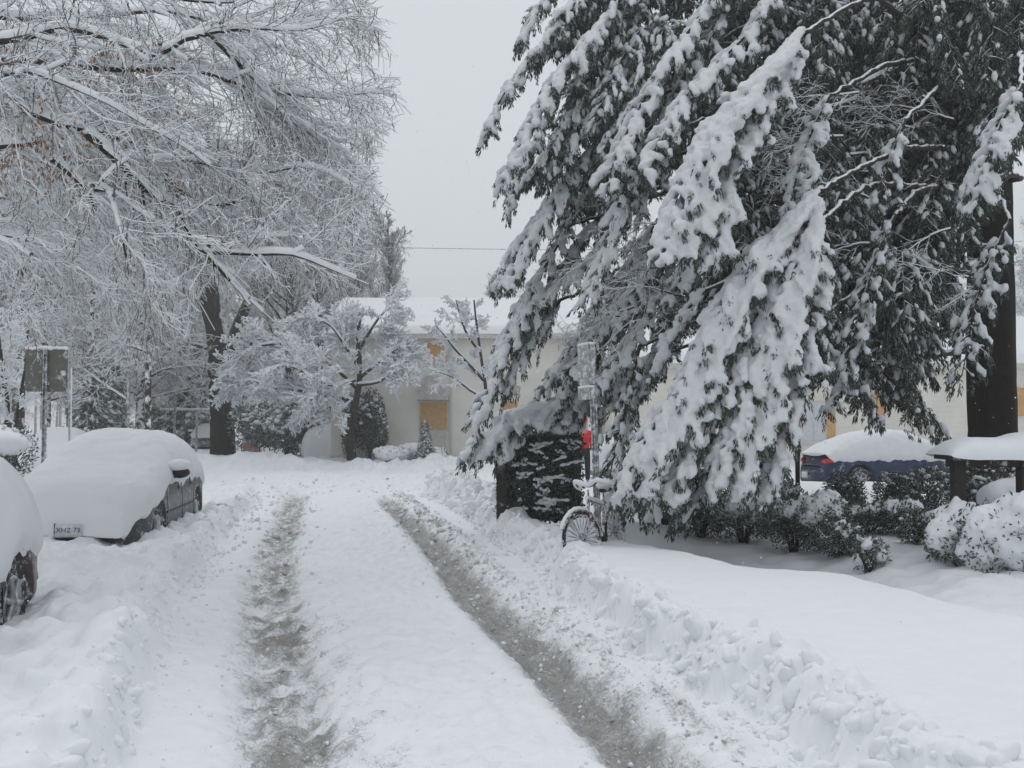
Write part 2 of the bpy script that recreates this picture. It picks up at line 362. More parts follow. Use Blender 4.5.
at = N(nt, 'ShaderNodeAttribute'); at.attribute_name = 'dirt'; aw = N(nt, 'ShaderNodeAttribute'); aw.attribute_name = 'wet'
na = noise(nt, 30, 6, .7); nb = noise(nt, 6, 5, .6); nc = noise(nt, 90, 4, .6)
d1 = math_(nt, 'ADD', at.outputs['Fac'], math_(nt, 'MULTIPLY', math_(nt, 'SUBTRACT', na.outputs[0], .5), 1.5)); d1 = math_(nt, 'ADD', d1, math_(nt, 'MULTIPLY', math_(nt, 'SUBTRACT', nc.outputs[0], .5), 1.0)); d1 = mrange(nt, d1, .22, .85).outputs[0]
c = ramp(nt, d1, [(0, SNOW), (.3, (.62, .62, .625)), (.65, (.41, .41, .405)), (1, (.27, .255, .23))])
base = mixc(nt, mrange(nt, nb.outputs[0], .35, .7, .0, .12).outputs[0], c.outputs[0], (.66, .69, .73), 'MULTIPLY')
cw = mixc(nt, math_(nt, 'MULTIPLY', aw.outputs['Fac'], mrange(nt, nb.outputs[0], .4, .6, .1, .75).outputs[0]), base, (.33, .335, .34))
nt.links.new(cw, b.inputs['Base Color']); nt.links.new(mrange(nt, aw.outputs['Fac'], 0, 1, .75, .35).outputs[0], b.inputs['Roughness']); b.inputs['Specular IOR Level'].default_value = .2
hh = math_(nt, 'ADD', na.outputs[0], math_(nt, 'MULTIPLY', nc.outputs[0], .35))
bn = bump(nt, b, hh, .35, .02)
nt.links.new(mrange(nt, at.outputs['Fac'], 0, .7, .22, .8).outputs[0], bn.inputs['Strength'])
o = g.build('snowy_ground', m, attr={'dirt': np.clip(dirt, 0, 1.2).ravel(), 'wet': np.clip(wet, 0, 1).ravel()}); tag(o, kind='structure')

# crumbs of churned snow along the ruts and under the banks
r = np.random.RandomState(21); n = 4500; y = 3.2*(30/3.2)**(r.rand(n)**.8); w_ = r.rand(n); x = np.where(w_ < .34, rutR(y)+.42+r.normal(0, .13, n), np.where(w_ < .55, rutL(y)+r.normal(0, .24, n), np.where(w_ < .68, rutR(y)+r.normal(0, .22, n), np.where(w_ < .84, bankR(y)-.08+np.abs(r.normal(0, .12, n)), rutL(y)-.80+r.normal(0, .16, n)))))
far_ = y > 23.5; x[far_] = r.uniform(-12, 3, far_.sum()); s_ = (.006+.022*r.rand(n)**3)*np.clip(y/8, .7, 2.2); z = ground(x, y)
g = Geo(); dd = np.zeros(n); inr = (np.abs(x-rutL(y)) < .3) | ((x-rutR(y) > -.22) & (x-rutR(y) < .55)); dd[inr] = r.rand(inr.sum()); ax = r.normal(size=(n, 3))
for k, sel in enumerate((dd < .62, dd >= .62)): blobs(g, np.stack([x, y, z+s_*.25], 1)[sel], ax[sel], s_[sel]*r.uniform(.9, 1.5, sel.sum()), s_[sel]*.8, 1 , k, jit=.2)
o = g.build('snow_crumbs', [M['snow'], plain('dirty_snow', (.52, .51, .49), .7, var=.3)]); tag(o, 'crumbs of churned snow and slush scattered along the wheel tracks', 'snow', kind='stuff')

r = np.random.RandomState(33); n = 1500; w_ = r.rand(n); y = 3.6*(24/3.6)**(r.rand(n)); farb = w_ < .16; y[farb] = r.uniform(17.5, 24, farb.sum())
e_ = bankR(y)+.10*fbm(bankR(y)*.9, y*.9, 1.3, 3); x = e_+r.normal(.16, .13, n); x[farb] = e_[farb]+r.uniform(-.1, .75, farb.sum()); lf = w_ > .80; x[lf] = rutL(y[lf])-.80-np.abs(r.normal(0, .22, lf.sum()))
s_ = .018+.050*r.rand(n)**2.2; s_[farb] = r.uniform(.05, .13, farb.sum()); s_[lf] *= .9; z = ground(x, y); g = Geo()
blobs(g, np.stack([x, y, z-s_*.5], 1), r.normal(size=(n, 3)), s_*r.uniform(.9, 2.2, n), s_*r.uniform(.7, 1, n), 2, jit=.16)
o = g.build('snow_clods', [M['snow']]); sm = o.modifiers.new('soft', 'SUBSURF'); sm.levels = sm.render_levels = 1; tag(o, 'clods of ploughed snow heaped along the street banks', 'snow', kind='stuff')
# ------------------------------------------------------------------ cars (local: x forward, y left)
class Car:
    def __init__(s, L=4.5, W=1.76, H=1.43, hood=.93, cowl=.98, belt=.93, tail=1.0, prof=None):
        s.L = L; s.W = W; s.H = H; h = L/2
        s.bt = lambda x: np.interp(x, [-h, -h+.12, -h+.5, -.9, .9, 1.3, h-.35, h-.06, h], [.62, .90, tail, belt+.02, belt, hood-.02, hood-.17, .66, .50])
        s.px, s.pz = prof or ([-2.02, -1.55, -1.0, -.3, .25, 1.05], [tail, 1.20, H-.05, H, H-.04, cowl-.03])
        s.wx = (h-.86, -h+.92); s.wr = .315
    def hw(s, x): return s.W/2*(1-.20*np.clip((np.abs(x)-s.L/2+.6)/.6, 0, 1)**2.2)
    def zr(s, x): return np.interp(x, s.px, s.pz)
    def cab(s, x, t):
        """point on the right-hand (+y) side of the cabin, t 0 belt .. 1 roof edge"""
        hw = s.hw(x); zb = s.bt(x)-.01; zr = np.maximum(s.zr(x)-.05, zb); k = np.clip((zr-zb)/(s.H-.05-s.bt(0)), 0, 1)
        return hw*(.93-.20*t*k), zb+(zr-zb)*t
def make_car(name, label, cat, loc, rz, car, paint, thick=.2, zs=lambda x: .8+0*x, zf=.35, zrr=.8, group=None, plate=None, detail=True, snowmat='snow_car_shade', rnd=.86, mirrors=(1, -1), dome=.75, seed=0, flat=0., kind=None):
    t = thing(name, label, cat, loc, group, rz=rz); h = car.L/2
    xs_ = np.linspace(-h, h, 150); zl = np.linspace(0, 1, 22)
    g = Geo()
    for sg in (1, -1):
        Xg, Tg = np.meshgrid(xs_, zl, indexing='ij'); top = car.bt(Xg)
        zz = .19+(top-.19)*Tg; hw = car.hw(Xg)
        yy = hw*(1-.10*(1-np.clip(Tg/.18, 0, 1))**2-.07*np.clip((Tg-.6)/.4, 0, 1)**2)
        for wx in car.wx:
            inn = np.hypot(Xg-wx, zz-car.wr) < .385; yy = np.where(inn, np.minimum(yy, car.W/2-.24), yy)
        Vg = np.stack([Xg, yy*sg, zz], -1); grid(g, Vg, 0, flip=sg > 0)
        edge = Vg[:, -1]; mid = np.stack([xs_, 0*xs_, car.bt(xs_)+.035], -1)
        U = np.linspace(0, 1, 8)[None, :, None]; grid(g, edge[:, None]*(1-U)+mid[:, None]*U+np.array([0, 0, 1])*(.02*np.sin(U*np.pi)), 0, flip=sg > 0)
        bot = Vg[:, 0]; grid(g, np.stack([bot, bot*[1, 0, 1]], 1), 1, flip=sg < 0)
        for k in (0, -1):
            e = Vg[k]; grid(g, np.stack([e, e*[1, 0, 1]], 1), 0, flip=(sg > 0) == (k == 0))
    g.build('body', [paint, M['trim']], t)
    # cabin shell and its glass
    xc = np.linspace(car.px[0], car.px[-1], 40); tv = np.linspace(0, 1, 8); g = Geo()
    for sg in (1, -1):
        Xc, Tc = np.meshgrid(xc, tv, indexing='ij'); yy, zz = car.cab(Xc, Tc); Vg = np.stack([Xc, yy*sg, zz], -1); grid(g, Vg, 0, flip=sg > 0)
        e = Vg[:, -1]; U = np.linspace(0, 1, 6)[None, :, None]; mid = e*[1, 0, 1]+[0, 0, .05]
        grid(g, e[:, None]*(1-U)+mid[:, None]*U, 0, flip=sg > 0)
    cb = g.build('cabin', [paint], t)
    if detail:
        rg = np.linspace
        for sg in (1, -1):
            for a, b_ in ((-.95, -.18), (-.10, .62)):
                g = Geo(); Xc, Tc = np.meshgrid(rg(a, b_, 12), rg(.10, .86, 6), indexing='ij'); yy, zz = car.cab(Xc, Tc); grid(g, np.stack([Xc, (yy+.006)*sg, zz], -1), 0, flip=sg > 0); g.build('side_window', [M['glass']], t)
        for nm, xa, xb in (('windscreen', car.px[-2]+.05, car.px[-1]-.08), ('rear_window', car.px[0]+.08, car.px[2]-.08)):
            g = Geo(); Xc, Uc = np.meshgrid(rg(xa, xb, 10), rg(-.88, .88, 9), indexing='ij'); yy, zz = car.cab(Xc, np.ones_like(Xc)); grid(g, np.stack([Xc, yy*Uc, zz+.012+.05*(1-np.abs(Uc))], -1)); g.build(nm, [M['glass']], t)
        for sg in (1, -1):   # door seams, handles, mirrors, lamps
            g = Geo()
            for dx in (.95, -.10, -1.0):
                zz = np.linspace(.32, car.bt(0)-.05, 10); ptube(g, np.stack([dx+0*zz, (car.hw(dx)*(1-.07*np.clip(((zz-.19)/(car.bt(dx)-.19)-.6)/.4, 0, 1)**2)-.001)*sg, zz], 1), .007, 4)
            xx = np.linspace(-1.0, 1.0, 12); ptube(g, np.stack([xx, (car.hw(xx)+.004)*sg, .50+0*xx], 1), .018, 6)
            g.build('door_seams', [M['trim']], t)
            for dx in (.08, -.85):
                g = Geo(); blobs(g, [[dx, (car.hw(dx)*.985+.012)*sg, car.bt(dx)-.14]], [[1, 0, 0]], .09, .018, 2, jit=0); g.build('door_handle', [paint], t)
            g = Geo(); blobs(g, [[h-.34, car.hw(h-.1)*.76*sg, .60]], [[-.5, sg*.6, .1]], .17, .07, 3, jit=0); g.build('headlight', [M['clear_lens']], t)
            g = Geo(); blobs(g, [[-h+.13, car.hw(-h+.1)*.90*sg, .80]], [[.55, sg*.45, 0.08]], .21, .085, 3, jit=0); g.build('tail_light', [M['red_lens']], t)
            g = Geo(); blobs(g, [[.72, (car.hw(.7)+.13)*sg, car.bt(.7)+.10]], [[0, 1, .1]], .13, .075, 3, jit=0); ptube(g, [[.72, (car.hw(.7)-.04)*sg, car.bt(.7)+.03], [.72, (car.hw(.7)+.06)*sg, car.bt(.7)+.06]], .03, 6)
            if sg not in mirrors: continue
            mi = g.build('mirror', [M['trim']], t)
            g = Geo(); blobs(g, [[.74, (car.hw(.7)+.11)*sg, car.bt(.7)+.215]], [[0, 1, .05]], .17, .085, 3, jit=.02, rc=.12); g.build('snow_cap', [M['snow_soft']], mi)
        for e, nm in ((1, 'front_bumper'), (-1, 'rear_bumper')):
            yy = np.linspace(-1, 1, 17); xx = e*(h+.03-.26*np.abs(yy)**3.2); g = Geo(); ptube(g, np.stack([xx, yy*car.W/2*.88, .40+0*yy], 1), .12*np.clip(1.25-np.abs(yy)**6*.7, .3, 1), 12, sq=1.2); g.build(nm, [paint], t)
    for wx in car.wx:
        for sg in (1, -1):
            g = Geo(); c0 = (wx, (car.W/2-.12)*sg, car.wr)
            lathe(g, [(.20, -.09), (.29, -.10), (.315, -.07), (.315, .07), (.29, .10), (.20, .09)], c0, (0, 1, 0))
            wh = g.build('wheel', [M['rubber']], t)
            if detail:
                g = Geo(); lathe(g, [(.205, .06*sg), (.19, .095*sg), (.17, .08*sg), (.16, .03*sg), (.0, .03*sg)], c0, (0, 1, 0))
                for k in range(6):
                    a = k*math.pi/3+.2; ptube(g, [np.array(c0)+[.03*math.cos(a), .085*sg, .03*math.sin(a)], np.array(c0)+[.185*math.cos(a), .088*sg, .185*math.sin(a)]], [.03, .024], 5)
                blobs(g, [np.array(c0)+[0, .085*sg, 0]], [[1, 0, 0]], .045, .045, 2, jit=0, rc=.02)
                g.build('rim', [M['rim']], wh)
    if plate:
        e, txt = plate; g = Geo(); xx = e*(h+.225); box(g, (xx-.012, -.155+plate_off, .33), (xx+.012, .155+plate_off, .49)); pl = g.build('number_plate', [M['plate']], t)
        if txt:
            cu = bpy.data.curves.new('lettering', 'FONT'); cu.body = txt; cu.size = .084; cu.align_x = 'CENTER'; cu.align_y = 'CENTER'; cu.extrude = .002; cu.space_character = 1.05
            to = bpy.data.objects.new('tmp', cu); C.objects.link(to); bpy.context.view_layer.update()
            me = bpy.data.meshes.new_from_object(to.evaluated_get(bpy.context.evaluated_depsgraph_get())); bpy.data.objects.remove(to)
            me.materials.clear(); me.materials.append(M['ink']); lo = bpy.data.objects.new('lettering', me); C.objects.link(lo); lo.parent = pl
            lo.location = (xx+e*.016, plate_off, .415); lo.rotation_euler = (math.pi/2, 0, e*math.pi/2)
            g = Geo(); box(g, (xx-.018, -.165+plate_off, .305), (xx-.006, .165+plate_off, .33)); box(g, (xx-.018, -.175+plate_off, .315), (xx-.006, -.156+plate_off, .50)); g.build('plate_frame', [M['trim']], pl)
    # the snow lying on it
    nx, nv = 130, 96; ov = .05; ox = .21
    u = np.linspace(-1, 1, nx); th = np.linspace(0, np.pi, nv)
    xx = u*(h+ox); top = np.maximum(car.bt(xx), car.zr(xx)*((xx > car.px[0]) & (xx < car.px[-1])))
    ker = np.hanning(int(17+24*flat))+1e-3; ker /= ker.sum(); top = np.convolve(np.pad(top, len(ker)//2, 'edge'), ker, 'valid')[:nx]+thick
    zbase = np.array([zs(v) for v in xx]) if not callable(getattr(zs, 'vec', None)) else zs.vec(xx)
    xe = np.abs(u); fe = np.clip(1-np.clip((xe-rnd)/(1-rnd), 0, 1)**2.6, 0, 1)**.5
    ends = sst(.84, .93, xe); zb_ = zbase*(1-ends)+np.where(u > 0, zf, zrr)*ends
    nzb = fbm(xx[:, None]*3+seed, np.cos(th)[None]*1.5, seed+.3, 4)
    TH, XX = np.meshgrid(th, xx); c_, s_ = np.cos(TH), np.sin(TH)
    zt = (zb_+(top-zb_)*fe)[:, None]; z0 = (zb_[:, None]+.10*nzb*(1+.2*ends[:, None]))
    # higher sections lean in towards the roof
    lean = np.clip((zt-1.02)/(car.H-.85), 0, 1)
    sy = np.sign(c_)*np.abs(c_)**(.30+.32*lean*dome); szv = np.clip(s_, 0, 1)**(.9-.12*lean)
    hwx = (car.hw(xx)*(1-.02*ends)+ov)[:, None]*(.90+.10*fe[:, None])
    yy = hwx*sy*(1-.06*lean*szv); zz = z0+(zt-z0)*szv
    # hug: tuck the rim under
    rim = np.clip(1-s_*7, 0, 1); yy = yy*(1-.07*rim**2)
    nn = fbm(XX*1.3+seed, yy*1.3, zz*1.3+seed, 4); n9 = fbm(XX*6+seed, yy*6, zz*6, 3)
    amp = (.038*nn+.014*n9)*(.35+.65*szv); out = np.stack([XX+amp*.5*np.sign(XX)*ends[:, None], yy*(1+amp*.6), zz+amp*szv], -1)
    g = Geo(); grid(g, out, 0)
    for k, fl in ((0, False), (-1, True)):
        cpt = out[k].mean(0)+[(.02 if k == 0 else -.02), 0, 0]; ring = out[k]; F = [[i, i+1, nv] if fl else [i+1, i, nv] for i in range(nv-1)]; g.add(np.vstack([ring, cpt]), F)
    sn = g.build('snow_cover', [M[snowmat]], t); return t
plate_off = .04
mid = Car(L=4.6, W=1.80, H=1.42, hood=.92)
def zs_mid(x): return float(np.interp(x, [-2.2, -1.7, -1.1, -.4, .3, .9, 1.25, 1.7, 2.1], [.66, .80, .88, .82, .86, .90, .70, .64, .42]))
HD = math.atan2(-1, .17)   # facing the camera, along the street
make_car('parked_car', 'dark grey saloon facing the viewer, buried in snow, with its number plate showing', 'car', (-5.86, 14.95, gz(-6, 15.8)-.21), math.atan2(-1, .13), mid, M['grey_paint'], thick=.26, zs=zs_mid, zf=.34, zrr=.7,
         plate=(1, 'XHZ·73'), seed=3, dome=.8, flat=1, rnd=.70, mirrors=(1,))
near = Car(L=4.5, W=1.78, H=1.46, prof=([-2.15, -1.8, -1.1, -.3, .25, 1.05], [1.02, 1.22, 1.41, 1.46, 1.42, .95]))
def zs_near(x): return float(np.interp(x, [-2.2, -1.8, -1.4, -1.0, -.4, .3], [.66, .55, .62, .50, .42, .42]))
plate_off = 0
make_car('parked_car', 'plum brown car at the left edge, snow caked down its side', 'car', (-4.34, 6.05, gz(-4.5, 7)-.19), HD, near, M['plum_paint'], thick=.24, zs=zs_near, zf=.4, zrr=.55, seed=11, dome=1.0, flat=.4)
blue = Car(L=4.7, W=1.78, H=1.40, tail=1.02, belt=.90)
bp = P(884, 487, 27.4)
bc = make_car('parked_car', 'navy blue saloon with red tail light, snow on its roof, parked behind the shrubs', 'car', (bp[0]+.30, bp[1]+.2, gz(bp[0], 27.3)-.06), R(10), blue, M['blue_paint'], thick=.24, zs=lambda x: .80, zf=.72, zrr=1.0, plate=(-1, None), seed=23, dome=.9, flat=.5)
far1 = Car(L=4.4, W=1.75, H=1.4)
fp = P(204, 456, 60)
make_car('parked_car', 'small grey car parked far off beside the big forked trunk', 'car', (fp[0], 61, gz(fp[0], 60)-.02), R(-80), far1, M['far_paint'], thick=.18, zs=lambda x: .85, zf=.75, zrr=.85, seed=31, detail=True)
fp = P(44, 462, 30.5)
make_car('parked_car', 'car wholly covered in white snow behind the square sign post', 'car', (fp[0], 31.5, gz(fp[0], 31)-.1), R(-78), far1, M['far_paint'], thick=.3, zs=lambda x: .25, zf=.25, zrr=.25, seed=37, detail=False)
fp = P(326, 460, 44)
make_car('parked_car', 'snow buried car showing only as a rounded white hump beside the house corner', 'car', (fp[0]-.3, 45.5, gz(fp[0], 45)-.1), R(95), far1, M['far_paint'], thick=.34, zs=lambda x: .25, zf=.25, zrr=.25, seed=41, detail=False)
fp = P(640, 478, 29.5)
make_car('parked_car', 'snow covered car half hidden behind the hanging evergreen boughs', 'car', (fp[0]+.8, 31, gz(fp[0], 31)-.1), R(15), far1, M['far_paint'], thick=.28, zs=lambda x: .4, zf=.3, zrr=.4, seed=43, detail=False)
# ------------------------------------------------------------------ bicycle
def bicycle(loc, rz, lean):
    t = thing('bicycle', 'maroon bicycle covered in snow leaning on the signpost', 'bicycle', loc, rz=rz); t.scale = (.92, .92, .92); t.rotation_euler = (lean, 0, rz)
    A = np.array
    W1 = A([.53, 0, .33]); W2 = A([-.52, 0, .33]); BB = A([-.08, 0, .27]); ST = A([-.22, 0, .74]); HT = A([.30, 0, .80]); HB = A([.335, 0, .66])
    sa = R(-20)
    def steer(p):
        p = A(p, float); o = A([.40, 0, 0]); v = p-o; return o+A([v[0]*math.cos(sa)-v[1]*math.sin(sa), v[0]*math.sin(sa)+v[1]*math.cos(sa), v[2]])
    def snowtube(par, pts, r):
        g = Geo(); pts = resample(pts, .03); T = norm(np.gradient(pts, axis=0)); hz = np.sqrt(1-T[:, 2]**2)
        ptube(g, pts+A([0, 0, 1])*(r*.9*hz)[:, None]+A([.012, -.012, 0]), r*(.75+.35*hz)*(1+.14*rs.normal(size=len(pts)).clip(-1, 1)), 8); g.build('snow', [M['snow_soft']], par)
    for c0, st in ((W1, True), (W2, False)):
        a = np.linspace(0, 2*np.pi, 49); rg = lambda r: A([(steer if st else A)([c0[0]+r*math.cos(k), 0, c0[2]+r*math.sin(k)]) for k in a])
        g = Geo(); ptube(g, rg(.33), .022, 8, caps=False); wh = g.build('wheel', [M['rubber']], t)
        g = Geo(); ptube(g, rg(.306), .013, 6, caps=False); g.build('rim', [M['bike_red']], wh)
        g = Geo(); R1 = rg(.30); cc = (steer if st else A)(c0)
        for k in range(0, 48, 2): ptube(g, [cc, R1[k]], .0065, 4)
        blobs(g, [cc], [[0, 1, 0]], .045, .03, 2); g.build('spokes', [M['metal']], wh)
        g = Geo(); ri = rg(.325)
        lo = [k for k in range(49) if math.sin(a[k]) < -.25]; ptube(g, ri[lo[0]:lo[-1]+1]+[0, 0, .03], .035, 6); 
        # snow plastered between the spokes, fan-shaped
        for k in range(1, 48, 2):
            if rs.rand() < .9: ptube(g, [cc+(R1[k]-cc)*.25, cc+(R1[k]-cc)*.9], [.010, .020], 4)
        g.build('snow', [M['snow_soft']], wh)
        fa = np.linspace(R(25), R(165) if st else R(185), 18); F = A([(steer if st else A)([c0[0]+.365*math.cos(k), 0, c0[2]+.365*math.sin(k)]) for k in fa])
        g = Geo(); ptube(g, F, .028, 6, sq=.5); fd = g.build('mudguard', [M['bike_red']], t); snowtube(fd, F+[0, 0, .0], .024)
    g = Geo()
    for a_, b_, r in ((ST, BB, .017), (HB, BB, .020), (HT, ST+[.02, 0, -.04], .017), (ST, W2, .011), (BB, W2, .012), (HB, HT, .021), (ST, ST+[-.03, 0, .12], .013)): ptube(g, [a_, b_], r, 8)
    fr = g.build('frame', [M['bike_red']], t); snowtube(fr, [BB, HB], .034); snowtube(fr, [ST+[.02, 0, -.04], HT], .034); snowtube(fr, [W2+[.1, 0, .1], ST], .022)
    g = Geo(); H1 = steer(W1+[0, .05, 0]); H2 = steer(W1+[0, -.05, 0]); cr = steer([.35, 0, .64])
    ptube(g, [H1, steer([.37, .045, .6]), cr], .012, 6); ptube(g, [H2, steer([.37, -.045, .6]), cr], .012, 6); ptube(g, [cr, A([.27, 0, .93])], .014, 6); g.build('fork', [M['bike_red']], t)
    hb = [steer(p) for p in ([.12, .30, .93], [.20, .29, .97], [.32, .18, 1.02], [.30, 0, .97], [.32, -.18, 1.02], [.20, -.29, .97], [.12, -.30, .93])]
    g = Geo(); ptube(g, resample(hb, .03), .013, 8); h_ = g.build('handlebar', [M['metal_dark']], t); snowtube(h_, hb, .03); 
    sd = ST+A([-.05, 0, .15]); g = Geo(); blobs(g, [sd, sd+[-.07, 0, .01]], [[1, 0, .05]]*2, [.14, .08], [.03, .035], 3, jit=0, rc=A([.05, .09])); s_ = g.build('saddle', [M['trim']], t)
    g = Geo(); blobs(g, [sd+[0, 0, .07], sd+[-.06, 0, .09]], [[1, 0, .05]]*2, [.16, .11], [.06, .07], 3, jit=.03, rc=A([.08, .11])); g.build('snow', [M['snow_soft']], s_)
    g = Geo(); ptube(g, [BB+[.0, .05, 0], BB+[.13, .06, -.11]], .012, 6); ptube(g, [BB+[0, -.05, 0], BB+[-.13, -.06, .11]], .012, 6); box(g, BB+[.08, .05, -.13], BB+[.18, .15, -.105]); box(g, BB+[-.18, -.15, .105], BB+[-.08, -.05, .13]); blobs(g, [BB], [[0, 1, 0]], .03, .09, 2, jit=0, rc=.09); g.build('cranks', [M['trim']], t)
    g = Geo(); rk = [A([-.78, 0, .73]), A([-.42, 0, .73])]
    for s in (-.05, .05): ptube(g, [rk[0]+[0, s, 0], rk[1]+[0, s, 0]], .008, 5); ptube(g, [W2+[0, s, 0], rk[0]+[.12, s, 0]], .007, 5)
    r_ = g.build('rack', [M['metal']], t); snowtube(r_, rk, .05)
bp = P(603, 536, 12.0)
bicycle((bp[0], bp[1], gz(bp[0], bp[1])-.22), math.atan2(-.80, -.40), R(6))
# ------------------------------------------------------------------ houses
def house(name, label, x0, x1, yf, yb, ze, zr, wm, ov=.35, zb=-.1):
    t = thing(name, label, 'house', ((x0+x1)/2, (yf+yb)/2, 0)); rel = np.array(t.location)
    g = Geo(); ym = (yf+yb)/2
    V = [[x0, yf, zb], [x1, yf, zb], [x1, yb, zb], [x0, yb, zb], [x0, yf, ze], [x1, yf, ze], [x1, yb, ze], [x0, yb, ze], [x0, ym, zr-.05], [x1, ym, zr-.05]]
    g.add(V, [[0, 1, 5, 4], [1, 2, 6, 5], [2, 3, 7, 6], [3, 0, 4, 7]]); g.add(V, [[4, 8, 7], [5, 6, 9]])
    g.build('wall', [wm], t, smooth=False, rel=rel)
    g = Geo(); xo = .3; sl = (zr-ze)/(ym-yf); th = .12
    for s, ye in ((1, yf-ov), (-1, yb+ov)):
        n = 60; U = np.linspace(0, 1, 12); Xr = np.linspace(x0-xo, x1+xo, n)
        top = np.stack([np.stack([Xr, np.full(n, ye+(ym-ye)*u), np.full(n, ze-sl*ov+(zr-ze+sl*ov)*u+.0)], -1) for u in U], 1)
        grid(g, top, 0, flip=s > 0); 
    rf = g.build('roof', [M['cream_trim']], t, rel=rel)
    g = Geo()
    for s, ye in ((1, yf-ov-.05), (-1, yb+ov+.05)):
        n = 120; U = np.linspace(0, 1, 20); Xr = np.linspace(x0-xo, x1+xo, n); XX, UU = np.meshgrid(Xr, U, indexing='ij')
        zz = ze-sl*ov+(zr-ze+sl*ov)*UU; sn = .26*np.clip(UU/.07, 0, 1)**.5+.035*fbm(XX*.7, UU*4, 1, 3); YY = ye+(ym-ye)*UU-.05*np.where(UU < .12, fbm(XX*2, UU, 2, 2), 0)*(s)
        sn = sn*np.clip((XX-(x0-xo))/.15+.15, 0, 1)**.5*np.clip(((x1+xo)-XX)/.15+.15, 0, 1)**.5
        grid(g, np.stack([XX, YY, zz+sn], -1), 0, flip=s > 0)
        lip = np.stack([np.stack([Xr, np.full(n, ye+.06*s), np.full(n, ze-sl*ov-.03)], -1), np.stack([XX[:, 0], YY[:, 0], (zz+sn)[:, 0]], -1)], 1); grid(g, lip, 0, flip=s > 0)
    g.build('snow', [M['snow_soft']], rf, rel=rel)
    g = Geo(); box(g, (x0-xo, yf-ov-.03, ze-sl*ov-.20), (x1+xo, yf-ov, ze-sl*ov-.005)); box(g, (x0-xo, yf-ov, ze-sl*ov-.205), (x1+xo, yf-.003, ze-sl*ov-.19)); g.build('fascia', [M['cream_trim']], t, smooth=False, rel=rel)
    g = Geo(); box(g, (x0, yf-.06, zb), (x1, yf-.002, .42)); g.build('plinth', [M['cream_trim']], t, smooth=False, rel=rel)
    return t, rel
def board(t, rel, px0, py0, px1, py1, yf, name='boarded_window', m='osb', frame=True, depth=.03, label=None):
    a = P(px0, py1, yf); b_ = P(px1, py0, yf); g = Geo(); box(g, (a[0], yf-depth, a[2]), (b_[0], yf-.004, b_[2])); wd = g.build(name, [M[m]], t, smooth=False, rel=rel)
    if label: wd['label'] = label
    if frame:
        g = Geo(); f = .05; x0, x1, z0, z1 = a[0], b_[0], a[2], b_[2]; d0, d1 = yf-depth-.02, yf-.003
        box(g, (x0-f, d0, z0), (x0-.002, d1, z1)); box(g, (x1+.002, d0, z0), (x1+f, d1, z1)); box(g, (x0-f, d0-.01, z0-f), (x1+f, d1, z0-.002)); box(g, (x0-f, d0-.01, z1+.002), (x1+f, d1, z1+f)); g.build('frame', [M['cream_trim']], wd, smooth=False, rel=None if False else rel)
    return wd
YF = 42.0; xa = P(331, 400, YF)[0]; xb = P(588, 400, YF)[0]
h1, rel = house('house', 'cream two storey house with boarded windows and snowy roof across the street', xa, xb, YF, 50.0, P(0, 331, YF)[2], P(0, 301, 46)[2]-.1, M['stucco'])
board(h1, rel, 420, 402, 447, 430, YF); board(h1, rel, 427, 343, 447, 364, YF); board(h1, rel, 503, 402, 517, 415, YF)
board(h1, rel, 423, 432, 445, 457, YF, 'panel', 'cream_trim', depth=.02)
g = Geo(); a = P(447, 456, YF); b_ = P(450, 340, YF); box(g, (a[0]+.12, YF-.10, a[2]), (a[0]+.2, YF-.02, b_[2])); g.build('downpipe', [M['cream_trim']], h1, smooth=False, rel=rel)
g = Geo(); a = P(417, 402, YF); b_ = P(449, 378, YF)   # little hipped canopy over the lower board
V = [[a[0], YF-.7, a[2]+.08], [b_[0], YF-.7, a[2]+.08], [b_[0]-.35, YF-.01, b_[2]+.1], [a[0]+.35, YF-.01, b_[2]+.1], [a[0], YF-.01, a[2]+.08], [b_[0], YF-.01, a[2]+.08]]
g.add(V, [[0, 1, 2, 3], [0, 4, 5, 1]]); g.add(V, [[0, 3, 4], [1, 5, 2]]); g.build('window_canopy', [M['grey_hood']], h1, smooth=False, rel=rel)
g = Geo(); a = P(334, 459, YF); b_ = P(345, 425, YF); 
YF2 = 38.0; xa2 = P(612, 400, YF2)[0]; xb2 = P(1230, 400, YF2)[0]
h2, rel2 = house('house', 'low cream clapboard house behind the evergreen with boarded openings', xa2, xb2, YF2, 47.0, P(0, 360, YF2)[2], P(0, 318, 42.5)[2]-.2, M['siding'])
zb_ = 443
board(h2, rel2, 785, 404, 800.5, zb_, YF2, 'boarded_sidelight', frame=False); board(h2, rel2, 825.5, 404, 835, zb_, YF2, 'boarded_sidelight', frame=False)
dr = board(h2, rel2, 801.5, 402, 824.5, zb_+1, YF2, 'door', 'white_door')
for k, (u0, u1) in enumerate(((803, 812), (814, 823))):
    for v0, v1 in ((405, 420), (423, 440)):
        a = P(u0, v1, YF2); b_ = P(u1, v0, YF2); g = Geo(); box(g, (a[0], YF2-.055, a[2]), (b_[0], YF2-.032, b_[2])); g.build('panel', [M['white_door']], dr, smooth=False, rel=rel2)
board(h2, rel2, 1015, 388, 1030, 416, YF2); board(h2, rel2, 700, 385, 722, 412, YF2); board(h2, rel2, 868, 392, 884, 416, YF2)
